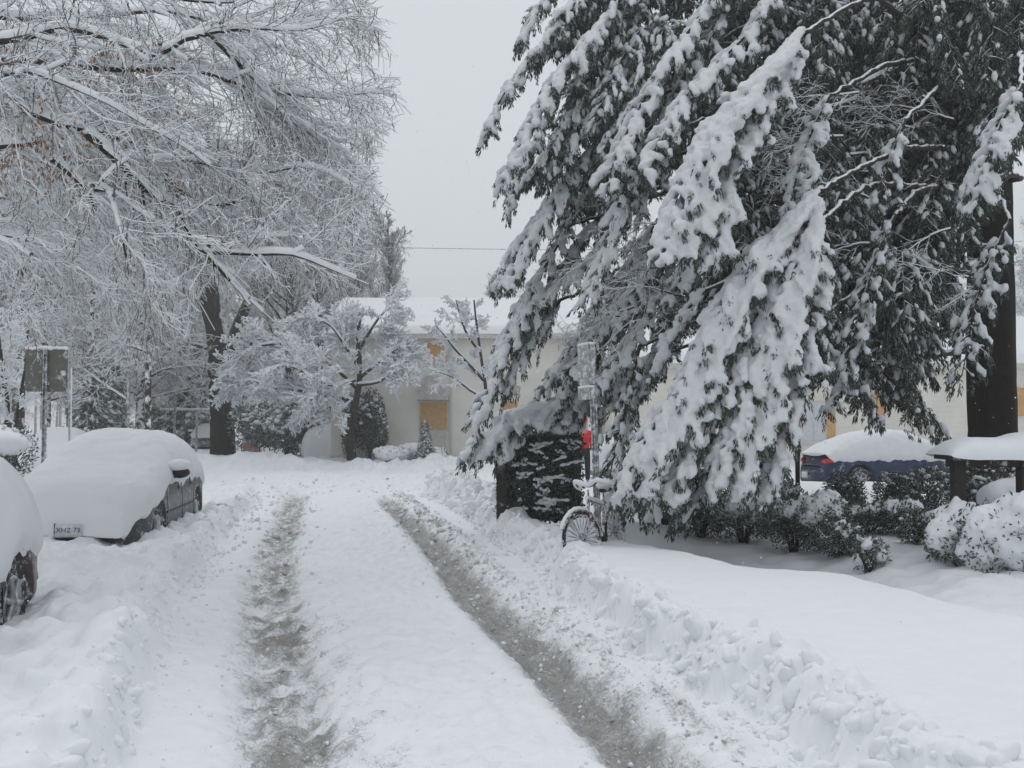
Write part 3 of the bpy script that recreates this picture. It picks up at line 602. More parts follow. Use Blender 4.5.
# ------------------------------------------------------------------ signs and posts
sp = P(44.5, 466, 17.5); b0 = gz(sp[0], 17.5)-.1; top = P(44.5, 347, 17.5)[2]
t = thing('road_sign', 'back of a square road sign on a steel post, frost clinging to it', 'sign', (sp[0], 17.5, b0)); rel = np.array(t.location)
g = Geo(); box(g, (sp[0]-.035, 17.47, b0), (sp[0]+.035, 17.485, top-.05)); box(g, (sp[0]-.035, 17.44, b0), (sp[0]-.02, 17.47, top-.05)); box(g, (sp[0]+.02, 17.44, b0), (sp[0]+.035, 17.47, top-.05)); g.build('post', [M['metal']], t, smooth=False, rel=rel)
def rrect(g, c, w, h, r, d, m=0):
    pts = []
    for cx, cz, a0 in ((w/2-r, h/2-r, 0), (-w/2+r, h/2-r, 90), (-w/2+r, -h/2+r, 180), (w/2-r, -h/2+r, 270)):
        for k in range(6): a = R(a0+k*18); pts.append((cx+r*math.cos(a), cz+r*math.sin(a)))
    n = len(pts); V = [[c[0]+x, c[1]-d/2, c[2]+z] for x, z in pts]+[[c[0]+x, c[1]+d/2, c[2]+z] for x, z in pts]+[[c[0], c[1]-d/2, c[2]], [c[0], c[1]+d/2, c[2]]]
    F = [[i, (i+1) % n, 2*n] for i in range(n)]+[[(i+1) % n+n, i+n, 2*n+1] for i in range(n)]; g.add(V, F, m); g.add(V, [[(i+1) % n, i, i+n, (i+1) % n+n] for i in range(n)], m)
sc_ = P(46.5, 370, 17.5); g = Geo(); rrect(g, (sc_[0], 17.5, sc_[2]), .74, .76, .06, .012); pn = g.build('panel', [M['sign_back']], t, smooth=False, rel=rel)
g = Geo()
for dz in (-.25, .25): blobs(g, [[sp[0], 17.43, sc_[2]+dz]], [[0, 1, 0]], .02, .018, 1, jit=0)
g.build('bolt', [M['metal_dark']], pn, rel=rel)
g = Geo(); xx = np.linspace(-.36, .36, 16); ptube(g, np.stack([sc_[0]+xx, 17.5+0*xx, sc_[2]+.385+.008*rs.normal(size=16)], 1), .03+.006*rs.normal(size=16), 8); g.build('snow', [M['snow_soft']], pn, rel=rel)
# signpost with the bicycle
a = P(597, 508, 12.35); b_ = P(591.5, 343, 12.35); bz = gz(a[0], 12.35)-.15
t = thing('road_sign', 'snow plastered parking sign on the steel post the bicycle leans on', 'sign', (a[0], 12.35, bz)); rel = np.array(t.location)
T = b_-a; a2 = a+T*((bz-a[2])/T[2]); g = Geo(); 
for dx, dy, r in ((0, 0, .022), (-.032, -.012, .012), (.032, -.012, .012)): ptube(g, [a2+[dx, dy, 0], b_+[dx, dy, 0]], r, 6)
g.build('post', [M['metal']], t, rel=rel)
for (z0, z1, w_, dx) in ((344, 385, .31, -.02), (387, 400, .31, -.02)):
    c0 = (P(590, z0, 12.35)+P(590, z1, 12.35))/2; hh = P(590, z0, 12.35)[2]-P(590, z1, 12.35)[2]; g = Geo(); rrect(g, (0, 0, 0), w_, hh-.01, .03, .006)
    po = g.build('panel', [M['sign_face']], t, smooth=False); po.location = Vector(tuple(c0-rel+[dx-.02, .04, 0])); po.rotation_euler = (0, R(-2), R(-52))
    g = Geo(); ptube(g, [[-w_*.45, 0, hh*.5], [0, 0, hh*.5+.01], [w_*.45, 0, hh*.5]], .018, 8); g.build('snow', [M['snow_soft']], po)
def post(name, label, cat, px, py0, py1, d, r, m='metal', snow=False, group=None):
    a = P(px, py0, d); b_ = P(px, py1, d); z0 = min(b_[2], gz(b_[0], d))-.1; t = thing(name, label, cat, (b_[0], d, z0), group); rel = np.array(t.location)
    g = Geo(); ptube(g, [[b_[0], d, z0], [a[0], d, a[2]]], r, 8); g.build('shaft', [M[m]], t, rel=rel)
    g = Geo(); n = 14; zz = np.linspace(z0+.1, a[2], n); ptube(g, np.stack([b_[0]+(a[0]-b_[0])*np.linspace(0, 1, n)+r*.7, np.full(n, d-r*.4), zz], 1), r*(.35+.25*rs.rand(n)), 6) if snow else blobs(g, [[a[0], d, a[2]+r]], [[0, 0, 1]], r*1.2, r*1.5, 2)
    g.build('snow', [M['snow_soft']], t, rel=rel); return t
post('metal_pole', 'thin steel pole right of the square sign, snow stuck along one side', 'pole', 70.5, 368, 440, 27, .045, snow=True)
post('metal_pole', 'thin grey pole under the snowy fallen looking limb', 'pole', 128.5, 352, 440, 30, .04)
post('timber_stake', 'dark thin stake among the shrubs left of the blue car', 'post', 797.5, 440, 498, 14.5, .035, 'wood_dark')
post('timber_stake', 'short dark stake under the longest white bough', 'post', 738, 448, 500, 14.8, .03, 'wood_dark')
t = thing('goalpost', 'thin upright metal goalpost with a snowy crossbar far off down the street', 'goalpost', (P(175, 440, 50)[0], 50, .2)); rel = np.array(t.location)
pa, pb = P(175, 394, 50), P(197, 398, 52); g = Geo(); ptube(g, [[pa[0], 50, .1], pa], .06, 6); g.build('upright', [M['metal']], t, rel=rel); g = Geo(); ptube(g, [[pb[0], 52, .1], pb], .06, 6); g.build('upright', [M['metal']], t, rel=rel)
g = Geo(); ptube(g, [P(163, 410, 50), P(212, 410, 52)], .045, 6); cb = g.build('crossbar', [M['metal']], t, rel=rel); g = Geo(); ptube(g, [P(163, 409.2, 50), P(212, 409.2, 52)], .05, 6); g.build('snow', [M['snow_soft']], cb, rel=rel)
t = thing('roadside_box', 'small tan box with snow on its lid beyond the big trunk', 'box', P(251, 452, 47)); rel = np.array(t.location)
g = Geo(); a = P(244, 453, 47); b_ = P(257, 443, 47); box(g, (a[0], 46.8, a[2]-.2), (b_[0]-.22, 47.3, b_[2])); box(g, (b_[0]-.2, 46.8, a[2]-.1), (b_[0], 47.3, b_[2]-.03)); g.build('cabinet', [M['box_tan']], t, smooth=False, rel=rel)
g = Geo(); blobs(g, [[(a[0]+b_[0])/2, 47, b_[2]+.05]], [[1, 0, 0]], .36, .09, 3, rc=.3); g.build('snow', [M['snow_soft']], t, rel=rel)
# overhead cable
g = Geo(); xx = np.linspace(-60, 60, 60); za = P(445, 249.5, 40)[2]; ptube(g, np.stack([xx, 40+0*xx, za+(xx+2.6)**2*.0012-.015*xx], 1), .013, 5)
o = g.build('overhead_cable', [M['metal']]); tag(o, 'thin dark cable strung across the pale sky above the house', 'cable')
# timber frame at right
d = 11.0; a = P(940, 455, d); e = P(1085, 458, d); t = thing('timber_stand', 'low dark timber stand at the right edge bearing a thick slab of snow', 'stand', (a[0]+.8, d, gz(a[0], d))); rel = np.array(t.location)
g = Geo(); box(g, (a[0]+.05, d-.28, a[2]-.05), (e[0], d+.28, a[2]+.02)); box(g, (a[0]+.08, d-.05, a[2]-.13), (e[0]-.05, d+.05, a[2]-.052)); g.build('shelf', [M['wood_dark']], t, smooth=False, rel=rel)
for px in (958, 1024, 1078):
    q = P(px, 470, d); g = Geo(); box(g, (q[0]-.06, d-.07, gz(q[0], d)-.2), (q[0]+.06, d+.07, a[2]-.052)); g.build('post', [M['wood_dark']], t, smooth=False, rel=rel)
g = Geo(); XX = np.linspace(a[0]-.02, e[0]+.05, 70); th = np.linspace(-.15, np.pi+.15, 22); hh = .20*np.clip((XX-XX[0])/.28, 0, 1)**.5+.05*sst(a[0]+.6, a[0]+.9, XX)+.02*fbm(XX*2, XX*0, 3, 3)
V = np.stack([np.stack([XX, d-.34*np.sign(math.cos(k))*abs(math.cos(k))**.7+0*XX, a[2]+hh*math.copysign(abs(math.sin(k))**.8, math.sin(k))], -1) for k in th], 1); grid(g, V, 0, flip=True); g.build('snow', [M['snow_soft']], t, rel=rel)
# person in red beyond the hedge
def skinbody(name, joints, edges, rad, m, parent, rel, lv=2):
    me = bpy.data.meshes.new(name); me.from_pydata([tuple(np.array(j)-rel) for j in joints], edges, []); me.update()
    o = bpy.data.objects.new(name, me); C.objects.link(o); o.parent = parent
    md = o.modifiers.new('skin', 'SKIN'); me.skin_vertices or me.attributes
    for i, r in enumerate(rad): me.skin_vertices[0].data[i].radius = (r, r) if not isinstance(r, tuple) else r
    me.skin_vertices[0].data[0].use_root = True
    s = o.modifiers.new('sub', 'SUBSURF'); s.levels = lv; s.render_levels = lv; me.materials.append(m); return o
# ------------------------------------------------------------------ person
pp = P(583.5, 470, 28.0); gzz = gz(pp[0], 28); fx = pp[0]
t = thing('person', 'person in a red jacket and dark trousers standing beyond the dark hedge', 'person', (fx, 28, gzz)); rel = np.array([fx, 28, gzz])
J = [(0, 0, .95), (0, 0, 1.15), (0, 0, 1.38), (0, 0, 1.50), (0, -.02, 1.62), (0, -.03, 1.72),
     (.10, 0, .90), (.11, -.03, .50), (.12, .02, .09), (.12, -.10, .04), (-.10, 0, .90), (-.13, .04, .50), (-.15, .10, .09), (-.15, -.02, .04),
     (.19, 0, 1.42), (.24, .03, 1.15), (.22, -.08, .92), (-.19, 0, 1.42), (-.25, .02, 1.15), (-.22, -.10, .93)]
E = [(0, 1), (1, 2), (2, 3), (3, 4), (4, 5), (0, 6), (6, 7), (7, 8), (8, 9), (0, 10), (10, 11), (11, 12), (12, 13), (2, 14), (14, 15), (15, 16), (2, 17), (17, 18), (18, 19)]
Rr = [(.15, .11), (.14, .10), (.15, .10), .055, .09, .085, .09, .065, .045, .04, .09, .065, .045, .04, .06, .045, .035, .06, .045, .035]
skinbody('body', J, E, Rr, M['skin'], t, np.zeros(3))
skinbody('trousers', [J[i] for i in (0, 6, 7, 8, 10, 11, 12)], [(0, 1), (1, 2), (2, 3), (0, 4), (4, 5), (5, 6)], [(.17, .13), .105, .085, .07, .105, .085, .07], M['dark_cloth'], t, np.zeros(3))
skinbody('jacket', [(0, 0, .88), (0, 0, 1.15), (0, 0, 1.40), (0, 0, 1.50)]+[J[i] for i in (14, 15, 17, 18)]+[(.22, -.07, .95), (-.22, -.09, .96)], [(0, 1), (1, 2), (2, 3), (2, 4), (4, 5), (5, 8), (2, 6), (6, 7), (7, 9)], [(.19, .15), (.18, .14), (.18, .13), .085, .085, .07, .085, .07, .055, .055], M['red_cloth'], t, np.zeros(3))
g = Geo(); blobs(g, [[0, -.005, 1.735]], [[0, 0, 1]], .10, .105, 3, jit=0); g.build('hood', [M['red_cloth']], t)
# ------------------------------------------------------------------ leaves, shrubs
def leaves(g, Pn, Dn, ln, wd, m=0):
    """one pointed leaf (two triangles folded) at each point along each direction"""
    n = len(Pn); 
    if n == 0: return
    D = norm(Dn); S = norm(np.cross(D, rs.normal(size=(n, 3)))); U = np.cross(S, D); ln = (np.zeros(n)+ln)[:, None]; wd = (np.zeros(n)+wd)[:, None]
    V = np.stack([Pn, Pn+D*ln*.5+S*wd*.5-U*wd*.15, Pn+D*ln, Pn+D*ln*.5-S*wd*.5-U*wd*.15], 1)
    i = np.arange(n)[:, None]*4; g.add(V.reshape(-1, 3), i+np.array([[0, 1, 2, 3]]), m)
def shrub(name, label, cat, c, rad, nleaf=2500, ls=.05, snow=.5, mt='leaf', group=None, seed=0, cap=None, lumps=7, capth=.8, flat=1.):
    """c = point on the ground under it, rad = (rx, ry, rz)"""
    r = np.random.RandomState(seed); rad = np.array(rad, float); c = np.array(c, float); t = thing(name, label, cat, c, group); cc = c+[0, 0, rad[2]*.92]
    # a lumpy union of sub-crowns
    sub = [(cc, rad*.86)]
    for k in range(lumps):
        a = r.rand()*6.28; e = r.uniform(-.5, 1.0); dv = np.array([math.cos(a)*math.cos(e), math.sin(a)*math.cos(e), math.sin(e)]); sub.append((cc+dv*rad*.58, rad*r.uniform(.36, .55)))
    pts = []; nn = []
    for (q, s_) in sub:
        k = int(nleaf/len(sub)*(1.8 if s_ is sub[0][1] else .9)); d = norm(r.normal(size=(k, 3))); rr = r.uniform(.72, 1.04, size=(k, 1)); pts.append(q+d*s_*rr); nn.append(d)
    pts = np.vstack(pts); nn = np.vstack(nn); ok = pts[:, 2] > c[2]-.05; pts = pts[ok]; nn = nn[ok]
    g = Geo(); leaves(g, pts, nn*.7+r.normal(size=nn.shape)*.6+[0, 0, .1], ls*r.uniform(.7, 1.5, len(pts)), ls*.5, 0); g.build('foliage', [M[mt]], t, smooth=False, rel=c)
    g = Geo(); 
    for k in range(9):
        a = k*.7; ptube(g, [c+[0, 0, -.1], c+[.2*rad[0]*math.cos(a), .2*rad[1]*math.sin(a), rad[2]*.5], cc+rad*np.array([.6*math.cos(a), .6*math.sin(a), .3])], [.02, .014, .006], 5)
    g.build('stems', [M['bark']], t, rel=c)
    # snow: small clots on the upper leaves, a heavier cap on top
    g = Geo(); up = nn[:, 2] > .05; pu = pts[up]; nu = nn[up]; keep = r.rand(len(pu)) < snow*.22*np.clip(nu[:, 2]*1.5, .1, 1)
    pu = pu[keep]; nu = nu[keep]; s_ = r.uniform(.5, 1.3, len(pu))*ls
    if len(pu): blobs(g, pu+[0, 0, ls*.2], nu*[1, 1, .2]+[.01, 0, 0], s_*.8, s_*.5, 2, rc=s_*.7)
    if cap:
        for qi, (q, sr) in enumerate(sub):
            if flat > 2 and rad[2] > .45: 
                if qi == 0: sr = sr*.84
                elif q[1] < cc[1] and r.rand() < .3: continue
            blobs(g, [q+[0, 0, sr[2]*capth]], [[1, 0, 0]], sr[0]*.86*cap, sr[2]*.42*cap*flat, 3, jit=.02, rc=[sr[1]*.86*cap])
    s = g.build('snow', [M['snow_soft']], t, rel=c)
    if cap:
        md = s.modifiers.new('merge', 'REMESH'); md.mode = 'VOXEL'; md.voxel_size = max(.02, rad[0]*.045); md.use_smooth_shade = True
        sm = s.modifiers.new('soft', 'SMOOTH'); sm.iterations = 3
        for k_, (ts, st_) in enumerate(((.35, .30), (.12, .10))):
            tx = bpy.data.textures.new('lumps', 'CLOUDS'); tx.noise_scale = ts*max(.5, min(rad[0]*2, 1.5)); dm = s.modifiers.new('lumps', 'DISPLACE'); dm.texture = tx; dm.texture_coords = 'LOCAL'; dm.strength = st_*max(.5, rad[0]); dm.mid_level = .55
    return t
def gp(px, d): q = P(px, 400, d); return np.array([q[0], d, gz(q[0], d)-.04])
# snow laden yews at the right edge
shrub('shrub', 'snow smothered rounded shrub left of the two at the right edge, dark leaves peeping out', 'shrub', gp(962, 10.7)-[0, 0, .22], (.44, .42, .48), 3600, .055, .6, seed=1, cap=1.12, lumps=10, capth=.22, flat=2.2)
shrub('shrub', 'largest snow smothered shrub cut off by the right edge, with one dark leafy gap', 'shrub', gp(1016, 10.1)-[0, 0, .26], (.56, .5, .56), 4200, .055, .6, seed=2, cap=1.12, lumps=12, capth=.2, flat=2.2)
shrub('shrub', 'grey shadowed snow covered mound of a shrub behind the timber stand posts', 'shrub', gp(1040, 12.4), (.80, .5, .40), 700, .05, .3, seed=3, cap=1.25, lumps=4, capth=.1, flat=2.4)
shrub('shrub', 'small snowy sapling shrub in front of the white mound left of the right edge', 'shrub', gp(866, 11.0), (.2, .2, .24), 500, .05, .9, seed=4, lumps=5, cap=.7)
# clipped balls before the blue car
for k, (px, d, r_, h_, lb) in enumerate(((843, 15.6, .38, .40, 'clipped dark ball shrub in front of the blue car tail light'), (892, 15.8, .36, .38, 'clipped round shrub before the middle of the blue car'), (928, 15.2, .46, .46, 'largest clipped shrub between the blue car and the timber stand'))):
    c0 = gp(px, d); c0[2] = min(c0[2], P(0, 492, d)[2]); shrub('clipped_shrub', lb, 'shrub', c0, (r_, r_, h_), 3800, .045, .25, seed=10+k, lumps=3)
shrub('shrub', 'dark shrub filling the gap under the timber stand', 'shrub', gp(1000, 13.6), (.75, .4, .50), 5000, .05, .25, seed=25, lumps=6)
# darker broadleaf shrubs under the boughs
SH = [(700, 14.0, .42, .40, 'low dark shrub nearest the bough tips by the bicycle'), (742, 13.6, .50, .42, 'snow capped dark shrub beneath the longest white bough'), (775, 14.3, .45, .40, 'broad dark shrub left of the thin dark stake'),
      (792, 12.7, .36, .40, 'dark shrub bearing a thick rounded snow cap right of the white bough tip'), (820, 12.4, .36, .42, 'dome topped snowy shrub in front of the stake'), (838, 11.8, .30, .26, 'shrub with frosty leaves at the front corner of the bed'),
      (770, 15.6, .40, .40, 'tallest leafy shrub just behind the thin dark stake'), (868, 13.2, .34, .24, 'flat snowy shrub below the clipped middle ball'), (905, 13.0, .36, .26, 'low frosty shrub below the largest clipped shrub'), (665, 15.2, .45, .45, 'grey green shrub behind the lowest hanging bough'), (925, 11.6, .30, .22, 'small snow clotted shrub beside the smothered yews')]
for k, (px, d, r_, h_, lb) in enumerate(SH):
    shrub('shrub', lb, 'shrub', gp(px, d), (r_, r_*.9, h_), 3000, .05, .42, seed=30+k, cap=(.80 if k in (1, 3, 4, 7, 8, 9, 10) else .55 if k != 6 else None), capth=.62, flat=1.3, lumps=7, group='snowy shrubs in the bed under the evergreen')
# left: hedge with thick cap
t = shrub('hedge', 'dark clipped hedge at the left edge under a thick rounded slab of snow', 'hedge', gp(2, 18.5), (.65, .5, .78), 2600, .06, .6, seed=60, lumps=4)
g = Geo(); q = P(0, 440, 18.5); blobs(g, [[q[0]-.3, 18.5, q[2]+.02], [q[0]+.1, 18.4, q[2]-.05], [q[0]-.8, 18.5, q[2]+.05]], [[1, 0, -.1]]*3, [.7, .45, .7], [.30, .24, .3], 4, jit=.004, rc=[.6, .45, .6]); o = g.build('snow_cap', [M['snow_soft']], t, rel=np.array(t.location))
# far side
shrub('rhododendron', 'big dark rhododendron clump dusted with snow between the big trunk and the house', 'shrub', gp(290, 45), (2.0, 1.4, 1.45), 6500, .16, .9, 'leaf_far', seed=70, lumps=12)
shrub('rhododendron', 'lower rhododendron with grey frosted leaves nearest the forked trunk', 'shrub', gp(252, 47), (1.3, 1.2, 1.45), 3600, .16, 1.3, 'leaf_far', seed=71, lumps=9)
shrub('rhododendron', 'tall rhododendron close to the house corner', 'shrub', gp(322, 46), (1.2, 1.2, 1.5), 3600, .16, .8, 'leaf_far', seed=72, lumps=9)
shrub('ivy_bush', 'dark column of ivy climbing the left corner of the cream house', 'ivy', gp(370, 41.3), (.72, .6, 1.65), 7000, .12, .35, 'leaf', seed=73, lumps=8)
shrub('ivy_bush', 'thin ivy beside the small trunk at the brown end of the wall', 'ivy', gp(349, 41.6), (.32, .4, 1.5), 1800, .12, .5, 'leaf', seed=74, lumps=5)
for k, (px, d, rx, rz_, lb) in enumerate(((393, 38.6, .8, .3, 'low snow mound shrub at the left foot of the house wall'), (412, 39.6, .75, .38, 'snow buried shrub under the lower boarded window'), (433, 39.2, .65, .33, 'snow buried shrub just right of the little conifer'))):
    shrub('foundation_shrub', lb, 'shrub', gp(px, d), (rx, .6, rz_), 500, .08, .4, seed=80+k, lumps=5, cap=1.2, capth=.1, flat=2.3, group='snow buried shrubs along the house')
# ------------------------------------------------------------------ boxy hedge by the corner
def boxhedge():
    d = 15.3; a = P(503, 507, d); e = P(580, 500, d); zt = P(0, 434, d)[2]; z0 = gz(a[0], d)-.15; c = np.array([(a[0]+e[0])/2, d+.45, z0]); t = thing('hedge', 'boxy dark hedge at the street corner, streaks of snow on its face', 'hedge', c)
    r = np.random.RandomState(5); x0, x1, y0, y1 = a[0], e[0], d, d+.95; g = Geo()
    n = 9500; f = r.rand(n); X_ = r.uniform(x0, x1, n); Z_ = r.uniform(z0, zt, n); Y_ = y0+np.abs(r.normal(0, .06, n)); nn = np.tile([0, -1., 0], (n, 1))
    sd = f > .62; X_[sd] = np.where(r.rand(sd.sum()) < .5, x0, x1)+r.normal(0, .04, sd.sum()); Y_[sd] = r.uniform(y0, y1, sd.sum()); nn[sd] = [-1, 0, 0]
    tp = f > .84; Z_[tp] = zt+r.normal(0, .04, tp.sum()); X_[tp] = r.uniform(x0, x1, tp.sum()); Y_[tp] = r.uniform(y0, y1, tp.sum()); nn[tp] = [0, 0, 1]
    Pn = np.stack([X_, Y_, Z_], 1); Pn[:, 1] += .07*fbm(X_*4, Z_*4, 1, 2); leaves(g, Pn, nn*.5+r.normal(size=(n, 3))*.6, .06*r.uniform(.6, 1.4, n), .045); box(g, (x0+.08, y0+.13, z0), (x1-.08, y1-.1, zt-.08)); g.build('foliage', [M['needle']], t, smooth=False, rel=c)
    g = Geo(); box(g, (x0-.10, y0-.04, z0), (x0+.06, y0+.10, zt+.02)); g.build('corner_post', [M['wood_dark']], t, smooth=False, rel=c)
    g = Geo(); k = 46; sx_ = r.uniform(x0+.12, x1-.1, k); sz_ = r.uniform(z0+.15, zt-.1, k); L_ = r.uniform(.03, .12, k)*(r.rand(k)**1.5+.4)
    for i in range(k):
        q = 5; xx = np.linspace(-L_[i], L_[i], q); sl = r.normal(0, .25); blobs(g, np.stack([sx_[i]+xx, y0-.01+.02*r.normal(size=q), sz_[i]+xx*sl+.012*r.normal(size=q)], 1), np.tile([1, 0, sl], (q, 1)), L_[i]*.42, .018+.012*r.rand(q), 2, rc=.045)
    g.build('snow', [M['snow_soft']], t, rel=c)
    g = Geo(); m_ = 60; blobs(g, np.stack([r.uniform(x0+.05, x1-.05, m_), r.uniform(y0+.1, y1-.05, m_), zt+.06+r.rand(m_)*.08], 1), np.tile([1., 0, 0], (m_, 1)), .22, .13, 2, rc=.2); s = g.build('snow_cap', [M['snow_soft']], t, rel=c)
    md = s.modifiers.new('merge', 'REMESH'); md.mode = 'VOXEL'; md.voxel_size = .035; md.use_smooth_shade = True
boxhedge()
# ------------------------------------------------------------------ the great evergreen
TX, TY = P(993, 400, 17)[0], 17.0
ev = thing('evergreen_tree', 'huge old evergreen with snow laden boughs sweeping down to the ground', 'tree', (TX, TY, gz(TX, TY)-.1)); erel = np.array(ev.location)
zz = np.linspace(erel[2]-.1, 19, 40); rr = np.interp(zz, [0, .6, 1.5, 9, 19], [.62, .44, .38, .32, .10])
g = Geo(); n = 40; a = np.arange(n)*2*np.pi/n
V = np.stack([np.stack([TX+.02*zz[i]*0+rr[i]*(1+.05*np.sin(a*5+zz[i]*.5)+.05*np.sin(a*13+2*np.sin(zz[i]*1.7))+.07*fbm(np.cos(a)*3, np.sin(a)*3, zz[i]*.8, 3))*np.cos(a), TY+rr[i]*(1+.06*np.sin(a*5+zz[i]*.5))*np.sin(a), zz[i]+0*a], -1) for i in range(len(zz))]); grid(g, V, 0, wrap=True, flip=True)
g.build('trunk', [M['bark_dark']], ev, rel=erel)
def tuft_arrays(spine, wd, dens, rnd, lat=.13, gstep=.075):
    """spine points -> laterals -> hanging finger tufts; returns bases, dirs, lengths, lateral segments"""
    k = len(spine); T = norm(np.gradient(spine, axis=0)); seg = np.linalg.norm(np.diff(spine, axis=0), axis=1); s = np.concatenate([[0], np.cumsum(seg)]); Ltot = s[-1]
    B, D, Ls, S0, S1, R0, W = [], [], [], [], [], [], []
    pos = .04
    sgn = 1
    while pos < Ltot:
        i = min(int(np.searchsorted(s, pos)), k-1); p = spine[i]; t = T[i]; u = pos/Ltot
        w_ = wd*(np.interp(u, [0, .15, .55, .85, 1], [.35, .8, 1., .75, .25]))*rnd.uniform(.65, 1.25)
        side = np.cross(t, [0, 0, 1.]); side = norm(side if np.linalg.norm(side) > .15 else np.array([1., 0, 0])); side = side*sgn; sgn = -sgn
        d0 = norm(side*.85+t*.65+rnd.normal(size=3)*.18); m_ = max(2, int(w_/gstep)); q = p.copy()
        for j in range(m_):
            d0 = norm(d0+np.array([0, 0, -.13])); q2 = q+d0*w_/m_; S0.append(q); S1.append(q2); R0.append(.011*(1-j/m_)+.003)
            if rnd.rand() < dens:
                B.append(q2+rnd.normal(size=3)*.02); D.append(norm(d0*.75+[0, 0, -.55]+rnd.normal(size=3)*.22)); Ls.append(rnd.uniform(.11, .21)); W.append(u)
            if rnd.rand() < dens*.5:
                B.append(q2+rnd.normal(size=3)*.04-[0, 0, .05]); D.append(norm(d0*.3+[0, 0, -.9]+rnd.normal(size=3)*.3)); Ls.append(rnd.uniform(.10, .2)); W.append(u)
            q = q2
        pos += lat*rnd.uniform(.7, 1.3)
    return np.array(B), np.array(D), np.array(Ls), np.array(S0), np.array(S1), np.array(R0), np.array(W)
def needles(g, B, D, Ln, k, rnd, sz=1.):
    n = len(B); 
    if n == 0: return
    t_ = rnd.rand(n, k, 1); rv = rnd.normal(size=(n, k, 3)); rv -= (rv*D[:, None]).sum(-1, keepdims=True)*D[:, None]; rv = norm(rv)
    p = B[:, None]+D[:, None]*Ln[:, None, None]*t_+rv*.012; d = norm(D[:, None]*.8+rv*.55*(1.15-t_)+[0, 0, -.15]); ln = rnd.uniform(.045, .085, (n, k, 1))*sz; w_ = .0085*sz
    s_ = norm(np.cross(d, rnd.normal(size=(n, k, 3))))
    V = np.stack([p-s_*w_*.5, p+d*ln*.5+s_*w_, p+d*ln, p+d*ln*.45-s_*w_], 2).reshape(-1, 3)
    i = np.arange(n*k)[:, None]*4; g.add(V, i+np.array([[0, 1, 2, 3]]))
LUMP = bpy.data.textures.new('fine_lumps', 'CLOUDS'); LUMP.noise_scale = .07; LUMP.noise_depth = 3
def bough(pts, wd, snow, seed, dens=1., label=None, limb=True, heavy=0., sz=1., kn=20, voxel=.024, lat=.13, extra=()):
    r = np.random.RandomState(seed); sp = resample(pts, .06); k = len(sp); B, D, L_, S0, S1, R0, W = tuft_arrays(sp, wd, dens, r, lat)
    g = Geo(); ptube(g, sp, np.linspace(.028, .006, k), 6)
    for ex in extra:
        s2 = resample(ex, .06); q = tuft_arrays(s2, wd*.85, dens, r, lat); ptube(g, s2, np.linspace(.018, .005, len(s2)), 5)
        B, D, L_, S0, S1, R0, W = [np.concatenate([x_, y_]) for x_, y_ in zip((B, D, L_, S0, S1, R0, W), q)]
    tubes(g, S0, S1, R0, R0*.85, 3, ext=.01)
    if limb:
        p0 = np.array([TX, TY, sp[0][2]+.5+.10*np.linalg.norm(sp[0][:2]-[TX, TY])+r.uniform(-.3, .6)]); e = sp[0]; d1 = norm(sp[1]-sp[0])
        mid1 = p0+(e-p0)*.35+[0, 0, .25]+r.normal(size=3)*.15; mid2 = p0+(e-p0)*.72+[0, 0, .28]-d1*.15+r.normal(size=3)*.12
        lp = resample([p0, mid1, mid2, e], .12); lp[2:-1] += r.normal(size=(len(lp)-3, 3))*.012; ptube(g, lp, np.linspace(.06, .026, len(lp)), 8)
    b = g.build('bough', [M['bark']], ev, rel=erel)
    if label: b['label'] = label
    g = Geo(); needles(g, B, D, L_, kn, r, sz); g.build('foliage', [M['needle']], b, smooth=False, rel=erel)
    sn = r.rand(len(B)) < snow; g = Geo(); n = sn.sum()
    if n:
        Bs, Ds, Ls = B[sn], D[sn], L_[sn]; ra = Ls*r.uniform(.38, .62, n); rb = r.uniform(.020, .046, n)*(1+.12*heavy)*(1.15 if voxel else 1)
        blobs(g, Bs+Ds*Ls[:, None]*.25+[0, 0, .026], Ds, ra, rb, 2, jit=.10)
        if heavy >= .8:
            T = norm(np.gradient(sp, axis=0)); side = norm(np.cross(T, [0, 0, 1.])); m_ = np.arange(1, k, 1); u = m_/k; q = len(m_)
            pr = np.interp(u, [0, .12, .5, .8, 1], [.3, .9, 1, .7, .2])*wd*(.42+.20*heavy)*(1+.35*np.sin(u*9+seed)*np.cos(u*23+seed*2)); off = r.uniform(-.85, .85, q)*pr; sc_ = r.uniform(.55, 1.15, q)
            blobs(g, sp[m_]+side[m_]*off[:, None]+np.array([0, 0, 1])*(pr*.22-np.abs(off)*.30+.02)[:, None], T[m_]+r.normal(size=(q, 3))*.10, (.20+.14*r.rand(q))*sc_, pr*.10*sc_+.025, 3, jit=.04, rc=pr*.30*sc_+.03)
        if heavy > 0:
            m2 = r.rand(len(S1)) < .9; w2 = r.uniform(.028, .055, m2.sum())*(1+.5*heavy); blobs(g, S1[m2]+[0, 0, .03], S1[m2]-S0[m2], .075, w2*.75, 2, rc=w2*1.15)
        else:
            m2 = r.rand(len(S1)) < snow*.8; w2 = r.uniform(.018, .032, m2.sum()); blobs(g, S1[m2]+[0, 0, .02], S1[m2]-S0[m2], .06, w2, 1, rc=w2)
        s = g.build('snow', [M['snow_needles_shade']], b, rel=erel)
        if voxel:
            md = s.modifiers.new('merge', 'REMESH'); md.mode = 'VOXEL'; md.voxel_size = voxel; md.use_smooth_shade = True
            sm = s.modifiers.new('soft', 'SMOOTH'); sm.iterations = 2 if heavy < .8 else 4; sm.factor = .55
            dm = s.modifiers.new('lumps', 'DISPLACE'); dm.texture = LUMP; dm.texture_coords = 'LOCAL'; dm.strength = .045 if heavy < .8 else .06; dm.mid_level = .5
    return b
